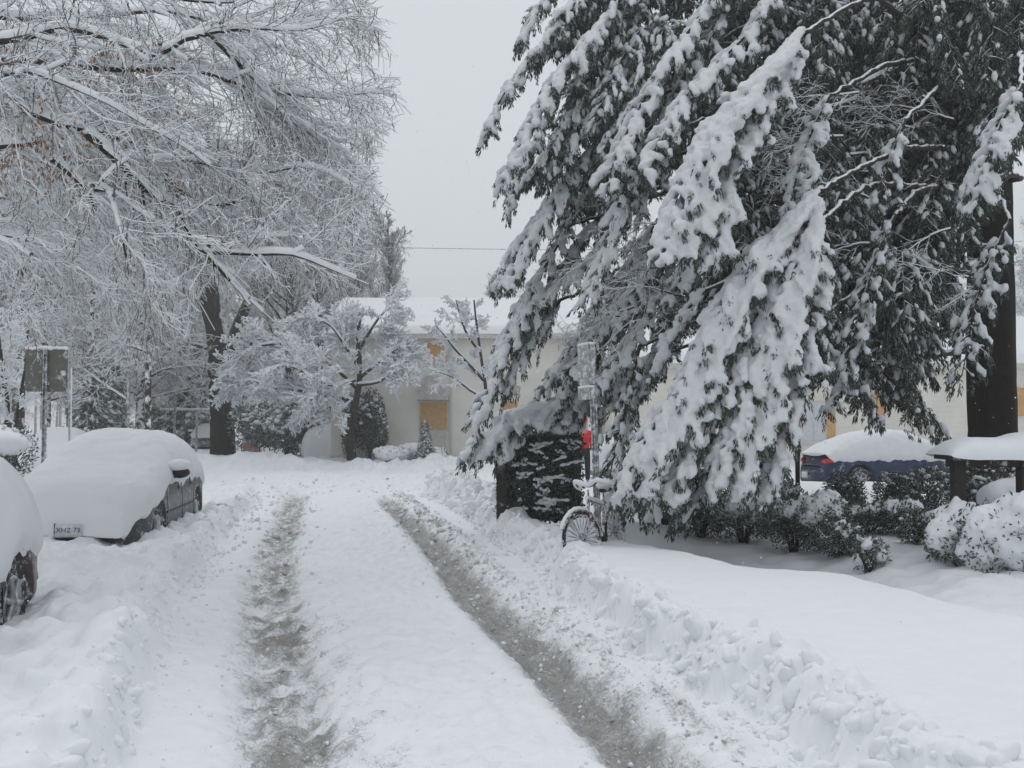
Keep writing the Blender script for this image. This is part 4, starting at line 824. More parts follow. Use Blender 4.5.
def bp_(seq, d0, d1=None):
    d1 = d1 or d0; n = len(seq); return [P(x, y, d0+(d1-d0)*i/(n-1)) for i, (x, y) in enumerate(seq)]
HERO = [
 ([(630, -60), (575, 0), (530, 60), (500, 100), (484, 138)], 14.6, 14.0, .34, .85, .35, None),
 ([(655, -50), (608, 16), (577, 51), (550, 86), (526, 133), (502, 182)], 14.0, 13.2, .40, .95, .75, None),
 ([(650, 40), (610, 85), (582, 125), (566, 160)], 14.2, 13.8, .38, .9, .5, None),
 ([(735, -40), (702, 12), (663, 66), (636, 113), (616, 156), (606, 190)], 13.4, 12.6, .40, .95, .75, None),
 ([(790, -30), (749, 31), (714, 66), (679, 105), (659, 145), (649, 172)], 13.0, 12.2, .36, .9, .65, None),
 ([(660, 130), (632, 170), (615, 215), (600, 265), (585, 300)], 13.6, 13.0, .30, .9, .35, None),
 ([(620, 110), (590, 150), (562, 188), (538, 227), (515, 270), (503, 285)], 14.4, 13.8, .36, .9, .5, None),
 ([(600, 150), (560, 190), (530, 225), (505, 262)], 15.2, 14.8, .3, .8, .2, None),
 ([(640, 200), (605, 240), (570, 275), (535, 305), (508, 345), (488, 390), (472, 425)], 15.0, 14.2, .40, .9, .55, 'snow laden bough reaching farthest left, its tip in front of the cream house'),
 ([(800, 35), (780, 59), (749, 94), (725, 129), (705, 172), (694, 215), (686, 250)], 12.2, 11.4, .42, 1., 1.0, 'broad smooth white bough high in the middle of the tree'),
 ([(820, 190), (790, 225), (758, 262), (735, 310), (712, 362), (685, 408), (662, 448), (645, 490)], 11.8, 11.2, .40, 1., .85, 'long white bough sweeping down to the bicycle'),
 ([(815, 225), (805, 265), (793, 310), (778, 355), (763, 405), (748, 450), (739, 488)], 11.4, 11.0, .36, 1., .95, 'smooth white bough pointing at the shrub bed'),
 ([(895, 215), (875, 260), (862, 305), (852, 345), (843, 385), (832, 408)], 12.8, 12.4, .34, .75, 0, None),
 ([(1022, 85), (1000, 125), (985, 165), (978, 205)], 12.0, 11.8, .40, .8, .35, 'snowy spray hanging across the upper trunk'),
 ([(1010, 220), (990, 260), (975, 305), (968, 345), (962, 375)], 13.2, 12.9, .42, .55, 0, 'drooping dull green spray across the lower trunk'),
 ([(960, 215), (935, 250), (915, 290), (905, 325), (898, 365), (895, 395)], 14.6, 14.2, .42, .3, 0, None),
 ([(845, 340), (880, 370), (912, 398), (940, 424)], 14.2, 13.8, .50, .12, 0, 'dark snowless frond pointing right toward the trunk foot'),
 ([(668, 352), (630, 372), (595, 392), (558, 404), (522, 412), (497, 432), (480, 455)], 15.6, 15.0, .40, 1., 1.05, 'snow heaped bough resting over the boxy hedge'),
 ([(640, 345), (630, 385), (622, 425), (612, 465), (608, 490)], 13.6, 13.2, .30, .8, 0, None),
 ([(705, 410), (690, 445), (672, 480), (655, 512)], 12.4, 12.0, .38, .9, .25, None),
 ([(720, 440), (705, 470), (690, 500), (675, 520)], 12.8, 12.6, .36, .7, 0, None),
 ([(640, 430), (628, 455), (640, 480), (632, 505)], 12.8, 12.6, .26, .85, 0, None),
 ([(705, 290), (685, 312), (668, 340), (656, 372)], 13.0, 12.8, .12, 1., .7, 'thin white spray against the dark inner tree'),
 ([(665, 265), (650, 300), (632, 335), (612, 365), (598, 385)], 14.0, 13.6, .34, .95, .6, None),
 ([(560, 300), (540, 330), (520, 360), (505, 395)], 14.8, 14.6, .3, .85, .4, None),
 ([(830, 95), (812, 130), (800, 165), (790, 205)], 12.8, 12.4, .36, .85, .25, None),
 ([(770, 270), (800, 300), (822, 335), (832, 365)], 12.8, 12.6, .30, .75, 0, None),
 ([(590, -60), (548, -5), (520, 40)], 15.2, 15.0, .38, .8, .2, None),
 ([(690, 60), (670, 110), (655, 165), (640, 215)], 14.4, 14.0, .36, .8, .3, None),
 ([(745, 120), (725, 165), (712, 205), (690, 255), (672, 300)], 13.8, 13.4, .36, .75, .15, None),
 ([(905, 120), (890, 160), (880, 195)], 13.0, 12.8, .36, .6, 0, None),
 ([(740, 330), (715, 380), (690, 430), (668, 470), (655, 500)], 12.8, 12.4, .50, .85, 0.1, None),
 ([(700, 380), (670, 420), (640, 455), (618, 482)], 13.2, 12.9, .46, .85, 0.1, None),
 ([(805, 330), (795, 375), (782, 420), (768, 462)], 13.2, 13.0, .46, .5, 0, None),
 ([(722, 400), (720, 440), (708, 478), (700, 508)], 12.2, 12.0, .40, .7, 0.1, None),
 ([(875, 290), (900, 345), (915, 385), (925, 412)], 13.8, 13.6, .48, .10, 0, None),
 ([(820, 310), (848, 355), (866, 392), (876, 415)], 13.6, 13.4, .44, .3, 0, None),
 ([(575, 160), (548, 205), (522, 250), (500, 284)], 14.9, 14.6, .42, .9, .2, None),
 ([(570, 225), (540, 275), (515, 322), (494, 362)], 15.2, 14.8, .42, .9, .2, None),
 ([(655, 225), (615, 290), (585, 345), (562, 392)], 15.5, 15.1, .46, .85, .2, None),
 ([(690, 300), (662, 345), (638, 390), (618, 425)], 14.7, 14.4, .46, .8, .1, None),
 ([(615, 270), (590, 320), (560, 362), (535, 395)], 15.7, 15.4, .44, .85, .1, None),
 ([(600, 215), (565, 262), (535, 310), (515, 345)], 15.4, 15.1, .42, .85, .2, None),
 ([(560, 90), (540, 130), (520, 175), (508, 210)], 15.0, 14.8, .36, .8, .1, None),
 ([(700, 170), (675, 215), (650, 260), (630, 300), (612, 330)], 14.2, 13.8, .40, .85, .2, None),
 ([(740, -20), (700, 60), (672, 110), (650, 150)], 14.6, 14.2, .42, .8, .2, None),
 ([(650, 250), (620, 300), (595, 340), (572, 372)], 14.8, 14.4, .40, .8, .2, None),
]
for k, (seq, d0, d1, wd, sn, hv, lb) in enumerate(HERO):
    ctr = bp_(seq, d0, d1); ex_ = ()
    if hv >= .8:
        q_ = np.array(ctr); n_ = len(q_); fan = np.interp(np.arange(n_)/(n_-1), [0, .4, 1], [.05, .24, .30])[:, None]; ex_ = [list(q_+fan*np.array([1., .15, 0])-[0, 0, .10]), list(q_+fan*np.array([-.9, .3, 0])-[0, 0, .06])]
    bough(ctr, wd*(1+.15*hv), sn*(.78 if hv >= .8 else 1), 100+k, label=lb, heavy=hv, kn=24, dens=1., lat=.10 if hv < .8 else .085, extra=ex_)
# inner and rear boughs
r = np.random.RandomState(77); nf = 0; tries = 0
ymx = lambda x: np.interp(x, [470, 500, 560, 600, 640, 680, 740, 770, 800, 850, 900, 935, 965, 985, 1030, 1100, 1300], [60, 300, 385, 400, 430, 450, 440, 420, 385, 410, 400, 420, 385, 200, 60, 120, 300])
xmn = lambda y: np.interp(y, [-200, 0, 60, 140, 180, 280, 330, 430], [600, 555, 530, 505, 530, 535, 525, 520])
while nf < 50 and tries < 9000:
    tries += 1; far_ = nf >= 45
    px = r.uniform(530, 1050) if not far_ else r.uniform(1020, 1180); py = r.uniform(-190, 380); d = r.uniform(13.8, 18.5) if px < 960 else r.uniform(13.6, 16)
    if far_: d = r.uniform(13, 21)
    if px < xmn(py)+35: continue
    f = np.clip((px-640)/230, 0, 1); spn = []
    for q in range(6):
        x0, y0 = px+(q > 0)*r.uniform(-75, 75), py+(q > 0)*r.uniform(-55, 55); dq = d+(q > 0)*r.uniform(-.8, .8)
        ln = r.uniform(60, 135)*16/dq; ex, ey = x0+(-.62*(1-f)+r.normal()*.18)*ln, y0+ln*r.uniform(.7, 1.05)
        if ey > ymx(ex) or y0 > ymx(x0)-25 or ex < xmn(ey) or x0 < xmn(y0): 
            if q == 0: break
            continue
        a = P(x0, y0, dq+.5); e = P(ex, ey, dq); m_ = (a+e)/2+[0, 0, .12]; spn.append([a, m_, e])
    if len(spn) < 2: continue
    ex_ = [[spn[0][0]]+s_ for s_ in spn[1:]]
    bough([spn[0][0]+[.5, .1, -.15]]+spn[0], r.uniform(.42, .62), r.uniform(.45, .9) if px < 740 else r.uniform(.05, .5), 300+nf, dens=1., heavy=0., sz=1.4, kn=20, voxel=None, limb=(nf % 2 == 0), lat=.105, extra=ex_); nf += 1
print('fill boughs', nf)
# ------------------------------------------------------------------ bare trees
def grow(out, rnd, p, d, L, r, lvl, cfg):
    n = cfg['n'][lvl]; st = L/n; px, py, pz = p; dx, dy, dz = d; g_ = cfg['g'][lvl]; w_ = cfg['w'][lvl]; mx = cfg['max']
    kids = cfg['k'][lvl] if lvl < mx else 0; end = cfg['e'][lvl]
    for i in range(n):
        dx += rnd.gauss(0, w_); dy += rnd.gauss(0, w_); dz += rnd.gauss(0, w_)+g_*(1+i/n*cfg.get('gi', 0)); q = math.sqrt(dx*dx+dy*dy+dz*dz); dx /= q; dy /= q; dz /= q
        nx, ny, nz_ = px+dx*st, py+dy*st, pz+dz*st
        if 'keep' in cfg and not cfg['keep'](nx, ny, nz_, rnd): return
        ra = r*(1-(1-end)*i/n); rb = r*(1-(1-end)*(i+1)/n); out.append((px, py, pz, nx, ny, nz_, ra, rb, lvl)); px, py, pz = nx, ny, nz_
        if lvl < mx and i >= cfg['s'][lvl]:
            kk = kids if isinstance(kids, int) else (int(kids)+(rnd.random() < kids-int(kids)))
            for c in range(kk): child(out, rnd, (px, py, pz), (dx, dy, dz), L*(1-.55*i/n)*cfg['l'][lvl]*rnd.uniform(.65, 1.2), rb*cfg['r'][lvl], lvl+1, cfg)
def child(out, rnd, p, d, L, r, lvl, cfg):
    a = math.radians(rnd.gauss(cfg['a'][lvl-1], 10)); x, y, z = rnd.gauss(0, 1), rnd.gauss(0, 1), rnd.gauss(0, 1)*cfg.get('fl', 1); q = x*d[0]+y*d[1]+z*d[2]; x -= q*d[0]; y -= q*d[1]; z -= q*d[2]; q = math.sqrt(x*x+y*y+z*z)+1e-6
    s, c = math.sin(a)/q, math.cos(a); bx, by, bz = cfg.get('bias', (0, 0, 0)); grow(out, rnd, p, (d[0]*c+x*s+bx, d[1]*c+y*s+by, d[2]*c+z*s+bz), L, max(r, cfg['rmin']), lvl, cfg)
def wood(out, mats, name, parent, rel, thick=.016, snow=True, snk=1., n_thick=7, sadd=.012, tsn=1e9, fine='twig'):
    A = np.array(out); g = Geo(); big = A[:, 6] > thick
    if big.any(): tubes(g, A[big, :3], A[big, 3:6], A[big, 6], A[big, 7], n_thick, 0, ext=.004)
    o = g.build(name, [M[mats]], parent, rel=rel) if big.any() else None
    tgt = o or parent; g = Geo(); sm = ~big
    if sm.any(): tubes(g, A[sm, :3], A[sm, 3:6], A[sm, 6], A[sm, 7], 3, 0); g.build('twigs', [M[fine]], tgt, smooth=False, rel=rel)
    if snow and big.any():
        B = A[big]; T = norm(B[:, 3:6]-B[:, :3]); h = np.sqrt(1-T[:, 2]**2); k = (h > .35); B = B[k]; h = h[k]; g = Geo(); n = len(B)
        if n:
            off = np.zeros((n, 3)); ra = (B[:, 6]*.62*snk+sadd)*h; rb = (B[:, 7]*.62*snk+sadd)*h; o0 = off.copy(); o0[:, 2] = B[:, 6]*.75+ra*.35; o1 = off.copy(); o1[:, 2] = B[:, 7]*.75+rb*.35
            tubes(g, B[:, :3]+o0, B[:, 3:6]+o1, ra, rb, 7, 0, ext=.01); 
            g.build('snow', [M['snow_soft']], tgt, rel=rel)
    return o
# near tree reaching in from the left
ot = thing('overhanging_tree', 'bare deciduous tree reaching in from the left, a line of snow along every branch', 'tree', (-9.2, 10.5, gz(-9.2, 10.5)-.1)); orel = np.array(ot.location)
g = Geo(); tz = np.linspace(orel[2], 9, 20); ptube(g, np.stack([-9.2+.1*np.sin(tz), 10.5+0*tz, tz], 1), np.interp(tz, [0, .6, 3, 9], [.55, .38, .33, .18]), 16); g.build('trunk', [M['bark']], ot, rel=orel)
NB = [([(0, 41), (64, 28), (108, 39), (159, 54), (185, 39), (241, 28), (300, 30), (350, 18), (385, 32)], 9.6, .042),
 ([(0, 67), (26, 60), (64, 64), (120, 69), (189, 69), (228, 80), (275, 92), (327, 97), (370, 92), (392, 97), (411, 114)], 10.2, .045),
 ([(0, 75), (26, 71), (64, 84), (108, 103), (146, 125), (190, 150), (225, 178), (255, 200)], 9.2, .032),
 ([(0, 103), (34, 114), (69, 127), (103, 133), (130, 142), (155, 155), (193, 161), (258, 172), (301, 166), (327, 172), (357, 189), (395, 211)], 9.8, .042),
 ([(0, 146), (43, 141), (86, 136), (130, 141), (168, 152), (205, 170), (240, 185)], 10.6, .036),
 ([(86, 133), (112, 155), (142, 185), (172, 206), (189, 228), (202, 249), (224, 252), (258, 254), (292, 254), (327, 267), (368, 284)], 9.3, .034),
 ([(133, 142), (159, 168), (185, 194), (215, 206), (241, 200), (275, 206), (310, 220)], 10.0, .028),
 ([(52, 159), (73, 176), (90, 189), (108, 191), (116, 215), (123, 241), (129, 275)], 9.0, .022),
 ([(-30, 225), (0, 239), (22, 249), (43, 262), (86, 260), (120, 268)], 9.5, .022),
 ([(0, 92), (26, 88), (64, 86), (120, 98), (170, 100), (220, 112)], 11.2, .032),
 ([(185, 39), (224, 30), (275, 24), (318, 15), (352, -2)], 10.0, .024),
 ([(206, 30), (241, 66), (267, 90), (292, 118), (330, 150), (348, 180)], 10.0, .022),
 ([(228, 80), (258, 105), (300, 125), (340, 150), (372, 188), (390, 205)], 10.3, .022),
 ([(-40, -30), (60, -20), (150, -5), (230, 2), (300, -12), (350, -5)], 10.5, .04),
 ([(-60, 170), (20, 165), (90, 180), (150, 215), (200, 260), (235, 310)], 13.5, .04),
 ([(-60, 110), (60, 115), (150, 135), (230, 175), (290, 230), (340, 290)], 13.0, .04),
 ([(-60, 230), (20, 238), (80, 262), (120, 300), (150, 345)], 12.2, .03),
 ([(-60, 10), (60, 20), (170, 12), (270, 45), (330, 75), (375, 120)], 13.0, .04),
 ([(202, 249), (225, 275), (250, 300), (275, 322)], 9.3, .016),
 ([(-50, 190), (40, 205), (90, 235), (140, 250), (190, 290), (215, 330)], 14.5, .035)]
def reach(x, y, z, rnd):
    """how far the spreading crown reaches over the street"""
    a = 512+1000*x/y; b = 425-1000*(z-CAM_H)/y; j = rnd.gauss(0, 1)
    if a < -200: return True
    if a > np.interp(b, [0, 60, 110, 160, 220, 300, 360], [375, 395, 405, 375, 385, 350, 260])+j*6: return False
    return b < np.interp(a, [0, 60, 110, 185, 205, 300, 360], [395, 345, 370, 355, 290, 300, 300])+j*16
cfgN = dict(keep=reach, n=[0, 8, 9, 6, 4], g=[0, -.035, -.045, -.06, -.05], w=[0, .10, .15, .17, .19], k=[0, 1.7, 1.0, .62, 0], e=[0, .35, .4, .5, .6], l=[0, .42, .5, .6], s=[0, 0, 0, 0], r=[0, .55, .6, .8], a=[0, 34, 38, 42], max=4, rmin=.0045, bias=(.12, 0, -.03))
rnd = random.Random(5); tot = 0
for bi, (seq, d, r0) in enumerate(NB):
    out = []; dd = [d+.35*math.sin(i*.8+bi) for i in range(len(seq))]; pts = [P(x, y, q) for (x, y), q in zip(seq, dd)]
    main = (bi < 5 or bi in (9, 13, 14, 15, 16, 17, 19, 8))
    if main: st_ = np.array([-9.2, 10.5, pts[0][2]-.5]); pts = [st_, (st_+pts[0])/2+[0, (pts[0][1]-10.5)*.2, .2]]+pts
    sp = resample(pts, .22); k = len(sp); rr = np.interp(np.arange(k)/k, [0, .3, .65, .9, 1], [r0*(1.9 if main else 1.2), r0*1.2, r0*.6, r0*.22+.002, .005])
    for i in range(k-1):
        out.append((*sp[i], *sp[i+1], rr[i], rr[i+1], 1)); t_ = norm(sp[i+1]-sp[i])
        if sp[i][0] < -.60*sp[i][1]: continue
        u = i/k; dens = 1.0 if bi < 14 else 1.0
        for c in range(2 if rnd.random() < .55*dens else 1):
            L = (1.35*(1-.5*u)+.25)*rnd.uniform(.5, 1.25)*(1.25 if bi >= 14 else 1); c2 = dict(cfgN)
            if bi >= 14: c2['g'] = [0, 0, -.10, -.12, -.1]
            child(out, rnd, tuple(sp[i+1]), tuple(t_), L, min(rr[i]*.5, .012), 2, c2)
    tot += len(out)
    wood(out, 'bark', 'branch', ot, orel, thick=.0095, snk=1.6, sadd=.018)
print('near segs', tot)
# a few withered leaves
r = np.random.RandomState(8); g = Geo(); n = 620; px = np.concatenate([r.normal(45, 40, n//2), r.uniform(0, 200, n-n//2)]); py = np.concatenate([r.normal(150, 22, n//2), r.uniform(40, 200, n-n//2)]); Q = np.array([P(x, y, dd) for x, y, dd in zip(px, py, r.uniform(8.8, 10.4, n))])
leaves(g, Q, np.array([0, 0, -1.])+r.normal(size=(n, 3))*.45, .07*r.uniform(.6, 1.2, n), .022); g.build('withered_leaves', [M['brown_leaf']], ot, smooth=False, rel=orel)
# mid distance: forked trunk
def limbtree(name, label, cat, base, limbs, cfg, seed, mats='bark', group=None, thick=.05, sadd=.03, fine='twig', snk=1., spawn=1.0, L0=3.0, lo_r=.02, trunkmat=None, spread=55, step=.5):
    t = thing(name, label, cat, base, group); rel = np.array(t.location); rn = random.Random(seed)
    for li, (pts, r0, r1, sp0) in enumerate(limbs):
        sp = resample(pts, step); k = len(sp); rr = np.linspace(r0, r1, k); g = Geo(); ptube(g, sp, rr, 10); 
        o = g.build('trunk' if li == 0 else 'limb', [M[trunkmat or mats]], t, rel=rel); out = []
        T = norm(np.gradient(sp, axis=0))
        for i in range(k-1):
            if i/k < sp0: continue
            for c in range(int(spawn)+(rn.random() < spawn-int(spawn))):
                cc = dict(cfg); L = L0*(1-.45*i/k)*rn.uniform(.6, 1.2); a = R(rn.gauss(spread, 12)); az = rn.uniform(0, 6.283); tt = T[i]; s_ = norm(np.cross(tt, [.3, .9, .2])); u_ = np.cross(s_, tt)
                d = tt*math.cos(a)+(s_*math.cos(az)+u_*math.sin(az))*math.sin(a); grow(out, rn, tuple(sp[i]), tuple(d), L, max(rr[i]*.4, lo_r), 1, cc)
        if out: wood(out, mats, 'branches', t, rel, thick=thick, sadd=sadd, fine=fine, snk=snk, n_thick=6)
        # snow along the limb itself
        h = np.sqrt(1-T[:, 2]**2)
        if (h > .3).sum() > 3 and li > 0: g = Geo(); ptube(g, sp+np.array([0, 0, 1])*(rr*.8)[:, None], (rr*.6+sadd)*h, 8); g.build('snow', [M['snow_soft']], o, rel=rel)
    return t
cfgM = dict(n=[0, 7, 5, 4, 3], g=[0, .02, -.02, -.04, 0], w=[0, .13, .15, .18, .2], k=[0, 1.5, 1.4, 1.0, 0], e=[0, .3, .4, .5, .6], l=[0, .55, .55, .6], s=[0, 0, 0, 0], r=[0, .5, .6, .8], a=[0, 40, 42, 45], max=4, rmin=.014)
def S(px, py, d): return P(px, py, d)
d = 48; b = P(223, 453, d); b[2] = gz(b[0], d)-.2
limbtree('forked_tree', 'big dark trunked bare tree forking low, standing at the far left corner', 'tree', b,
 [([b, S(222, 420, d), S(219, 385, d), S(217, 350, d), S(213, 320, d), S(211, 285, d), S(206, 240, d), S(212, 180, d), S(205, 120, d)], .62, .10, .55),
  ([S(219, 372, d), S(232, 345, d), S(240, 320, d), S(250, 298, d), S(262, 262, d), S(275, 220, d), S(285, 170, d)], .36, .08, .45),
  ([S(214, 340, d), S(207, 315, d), S(200, 290, d), S(192, 250, d), S(180, 210, d)], .26, .06, .4),
  ([S(236, 330, d), S(246, 335, d), S(252, 345, d)], .16, .07, .1),
  ([S(213, 350, d), S(196, 345, d), S(180, 344, d), S(168, 350, d), S(160, 362, d)], .11, .04, .1)], cfgM, 3, thick=.04, sadd=.03, L0=2.6, spawn=1.3)
# snow laden small tree
cfgS = dict(n=[0, 7, 5, 4, 3], g=[0, -.01, -.03, -.02, 0], w=[0, .10, .14, .16, .15], k=[0, 1.9, 1.7, 0, 0], e=[0, .4, .5, .6, .7], l=[0, .5, .5, .6], s=[0, 0, 0, 0], r=[0, .6, .7, .8], a=[0, 38, 42, 45], max=3, rmin=.030, fl=.5)
d = 39.5; b = P(352, 462, d); b[2] = gz(b[0], d)-.2
limbtree('small_tree', 'wide low tree with every twig thick with snow, standing in front of the house corner', 'tree', b,
 [([b, S(351, 440, d), S(353, 415, d), S(357, 395, d), S(360, 375, d), S(358, 345, d), S(360, 312, d)], .20, .06, .55),
  ([S(354, 402, d), S(340, 397, d), S(322, 396, d), S(300, 390, d-.4), S(276, 388, d-.6), S(250, 380, d-.5), S(232, 384, d)], .10, .03, .15),
  ([S(357, 388, d), S(340, 372, d), S(318, 356, d), S(290, 345, d), S(262, 345, d-.3), S(235, 358, d-.3), S(218, 372, d)], .10, .03, .2),
  ([S(359, 378, d), S(375, 365, d), S(388, 355, d), S(398, 348, d), S(406, 344, d)], .09, .03, .2),
  ([S(358, 385, d), S(378, 382, d-.5), S(390, 374, d-.8), S(398, 370, d-.8)], .08, .03, .2),
  ([S(360, 370, d), S(345, 345, d), S(330, 325, d+.4), S(310, 318, d+.6), S(285, 325, d+.6)], .08, .03, .2),
  ([S(359, 350, d), S(372, 328, d), S(384, 312, d), S(398, 306, d)], .07, .03, .2),
  ([S(355, 380, d), S(330, 385, d-1.2), S(305, 372, d-1.8), S(285, 365, d-2), S(262, 372, d-2)], .07, .03, .2),
  ([S(352, 400, d), S(340, 410, d-.5), S(330, 420, d-.7)], .04, .02, .2)], cfgS, 9, thick=.05, sadd=.04, fine='twig_white', L0=1.6, spawn=2.1, spread=52, step=.40, lo_r=.03)
d = 38.5; b = P(447, 458, d); b[2] = gz(b[0], d)-.2
limbtree('small_tree', 'snowy small tree whose crown crosses the pale roof and the upper boarded window', 'tree', P(492, 470, d)*[1, 1, 0]+[0, 0, .2],
 [([P(492, 470, d), S(490, 430, d), S(486, 390, d), S(480, 350, d), S(476, 320, d), S(474, 300, d)], .10, .03, .45),
  ([S(484, 380, d), S(470, 365, d), S(456, 350, d), S(445, 336, d), S(436, 325, d)], .08, .02, .15),
  ([S(478, 350, d), S(466, 332, d), S(460, 315, d), S(456, 300, d)], .06, .02, .15),
  ([S(488, 400, d), S(470, 390, d), S(455, 378, d), S(440, 372, d), S(428, 368, d)], .06, .02, .3)], cfgS, 12, thick=.05, sadd=.03, fine='twig_white', L0=1.0, spawn=1.6, spread=48)
# snow laden thicket at left edge
d = 24; b = gp(10, d)
limbtree('small_tree', 'white laced bush tree behind the square sign at the left edge', 'tree', b,
 [([b, S(8, 420, d), S(5, 390, d), S(0, 350, d), S(-5, 310, d)], .10, .03, .3), ([b+[.1, 0, 0], S(18, 410, d), S(25, 370, d), S(28, 330, d)], .07, .02, .3), ([S(5, 400, d), S(-10, 370, d), S(-25, 340, d)], .06, .02, .2)], dict(cfgS, rmin=.014), 15, thick=.03, sadd=.02, fine='twig_white', L0=1.3, spawn=1.6)
# slender trunks with driven snow
for k, (px, d, top_, r_, lb) in enumerate(((147, 30, 60, .11, 'slender dark trunk with snow driven down its right side'), (127, 36, 80, .07, 'thin young tree whose snowy limb slants down to the right of the sign'), (90, 38, 90, .12, 'grey trunk seen between the square sign and the slanting limb'), (20, 34, 40, .15, 'grey trunk rising behind the square sign'))):
    b = gp(px, d); L = [([b, S(px+1, 400, d), S(px+2, 320, d), S(px+4, 220, d), S(px, top_+60, d), S(px+3, top_, d)], r_, .03, .25)]
    if k == 1: L.append(([S(127, 400, d), S(112, 390, d), S(97, 380, d), S(84, 370, d), S(76, 366, d)], .05, .03, .2))
    limbtree('slender_tree', lb, 'tree', b, L, cfgM, 40+k, thick=.03, sadd=.02 if k != 1 else .035, L0=2.2, spawn=1.2, trunkmat='bark_plastered')
# upright crowns near the sky's edge
cfgU = dict(cfgM, g=[0, .07, .06, .04, 0], a=[0, 26, 28, 32], rmin=.016)
for k, (px, d, top_, w_, lb) in enumerate(((388, 56, 225, 1.6, 'upright twiggy crown against the pale sky beside the cable'), (350, 58, 195, 2.0, 'grey bare tree behind the snow laden small tree'), (290, 46, 120, 2.6, 'tall straight bare trunk rising behind the overhanging branches'), (492, 60, 285, 1.7, 'distant bare tree topping the snowy roof'), (320, 54, 170, 2.2, 'bare tree rising above the rhododendrons'))):
    b = gp(px, d); limbtree('bare_tree', lb, 'tree', b, [([b, S(px+1, 400, d), S(px-2, 340, d), S(px+2, (340+top_)/2, d), S(px, top_+20, d), S(px, top_, d)], .24, .04, .25)], cfgU, 60+k, thick=.04, sadd=.02, L0=w_*1.5, spawn=1.8, spread=38)
# the wood beyond: three kinds of tree, copied
def bgtree(name, label, seed, H, spread, conifer=False):
    t = thing(name, label, 'tree', (0, 0, 0), 'trees of the wood down the street'); rn = random.Random(seed)
    g = Geo(); zz = np.linspace(0, H, 14); tr = np.stack([.25*np.sin(zz*.5+seed), .2*np.cos(zz*.4), zz], 1); ptube(g, tr, np.interp(zz, [0, 1, H], [.34, .24, .03]), 8); g.build('trunk', [M['bark_plastered']], t)
    out = []
    if not conifer:
        for i in range(58):
            u = rn.uniform(.18, .98); z = u*H; a = rn.uniform(0, 6.28); e = rn.uniform(.1, .9); q = (np.interp(z, zz, tr[:, 0]), np.interp(z, zz, tr[:, 1]), z)
            grow(out, rn, q, (math.cos(a)*math.cos(e), math.sin(a)*math.cos(e), math.sin(e)), spread*(1.1-.75*u)*rn.uniform(.6, 1.2), .06*(1.15-u)+.012, 1, dict(cfgM, k=[0, 1.6, 1.1, .7, 0], rmin=.02, g=[0, .0, -.05, -.08, 0]))
        wood(out, 'bark', 'branches', t, None, thick=.045, sadd=.03, n_thick=5)
    else:
        g = Geo(); gs = Geo(); r = np.random.RandomState(seed); P_, D_ = [], []
        for i in range(230):
            u = rn.uniform(.06, 1); z = u*H; a = rn.uniform(0, 6.28); L = spread*(1.05-u)*rn.uniform(.7, 1.1); m_ = max(3, int(L/.22)); 
            for j in range(m_): f = (j+.5)/m_; P_.append((math.cos(a)*L*f, math.sin(a)*L*f, z-.28*L*f*f)); D_.append((math.cos(a), math.sin(a), -.5))
        P_ = np.array(P_); D_ = norm(D_); n = len(P_)
        for q in range(9): leaves(g, P_+r.normal(size=(n, 3))*.13, D_+r.normal(size=(n, 3))*.5+[0, 0, -.3], .26, .09)
        s_ = r.uniform(.08, .17, n); blobs(gs, P_+[0, 0, .06]+r.normal(size=(n, 3))*.05, D_, s_*1.4, s_*.5, 1, rc=s_); g.build('foliage', [M['leaf_far']], t, smooth=False); gs.build('snow', [M['snow_soft']], t)
    return t
WL = ['far frosted tree at the extreme left of the wood', 'far frosted tree above the square sign', 'frosted tree right of the square sign', 'frosted tree behind the slanting snowy limb', 'grey tree left of the slender dark trunk', 'grey tree right of the slender dark trunk', 'frosted tree behind the goalpost', 'frosted tree left of the forked trunk', 'grey frosted tree just right of the forked trunk', 'grey tree above the rhododendrons', 'frosted tree behind the snow laden small tree', 'tall grey tree left in the second row of the wood', 'tall grey tree right in the second row of the wood', 'tree of the second row behind the forked trunk', 'tree of the second row behind the square sign', 'far frosted tree over the small grey car', 'frosted tree whose crown fills the gap left of the house', 'pale far tree between the goalpost and the forked trunk', 'grey frosted tree seen past the right side of the evergreen trunk', 'pale tree glimpsed through the evergreen above the blue car']
pro = [bgtree('frosted_tree', WL[0], 1, 15, 4.2), bgtree('frosted_tree', WL[1], 2, 17, 4.6), bgtree('frosted_tree', WL[2], 3, 13, 4.0)]
spots = [(-30, 42), (45, 46), (88, 52), (118, 60), (138, 48), (165, 62), (185, 78), (200, 70), (246, 60), (290, 66), (335, 70), (20, 66), (300, 84), (225, 84), (70, 74), (195, 95), (375, 74), (178, 110), (1045, 64), (930, 72)]
rn = random.Random(2)
for k, (px, d) in enumerate(spots):
    o = pro[k] if k < 3 else copy_thing(pro[k % 3]); o['label'] = WL[k]; q = P(px, 400, d); o.location = (q[0], d, gz(q[0], d)-.2); s_ = rn.uniform(.8, 1.1)*(1 if d < 66 else 1.0); o.scale = (s_, s_, s_*rn.uniform(.9, 1.1)); o.rotation_euler.z = rn.uniform(0, 6.28)
cn = bgtree('conifer', 'snow dusted conifer right of the square sign', 21, 5.5, 1.9, True); WC = ['snow dusted conifer right of the square sign', 'snowy conifer behind the slanting limb', 'pale conifer left of the forked trunk', 'tiny snow plastered conifer against the house wall', 'snowy conifer behind the goalpost']
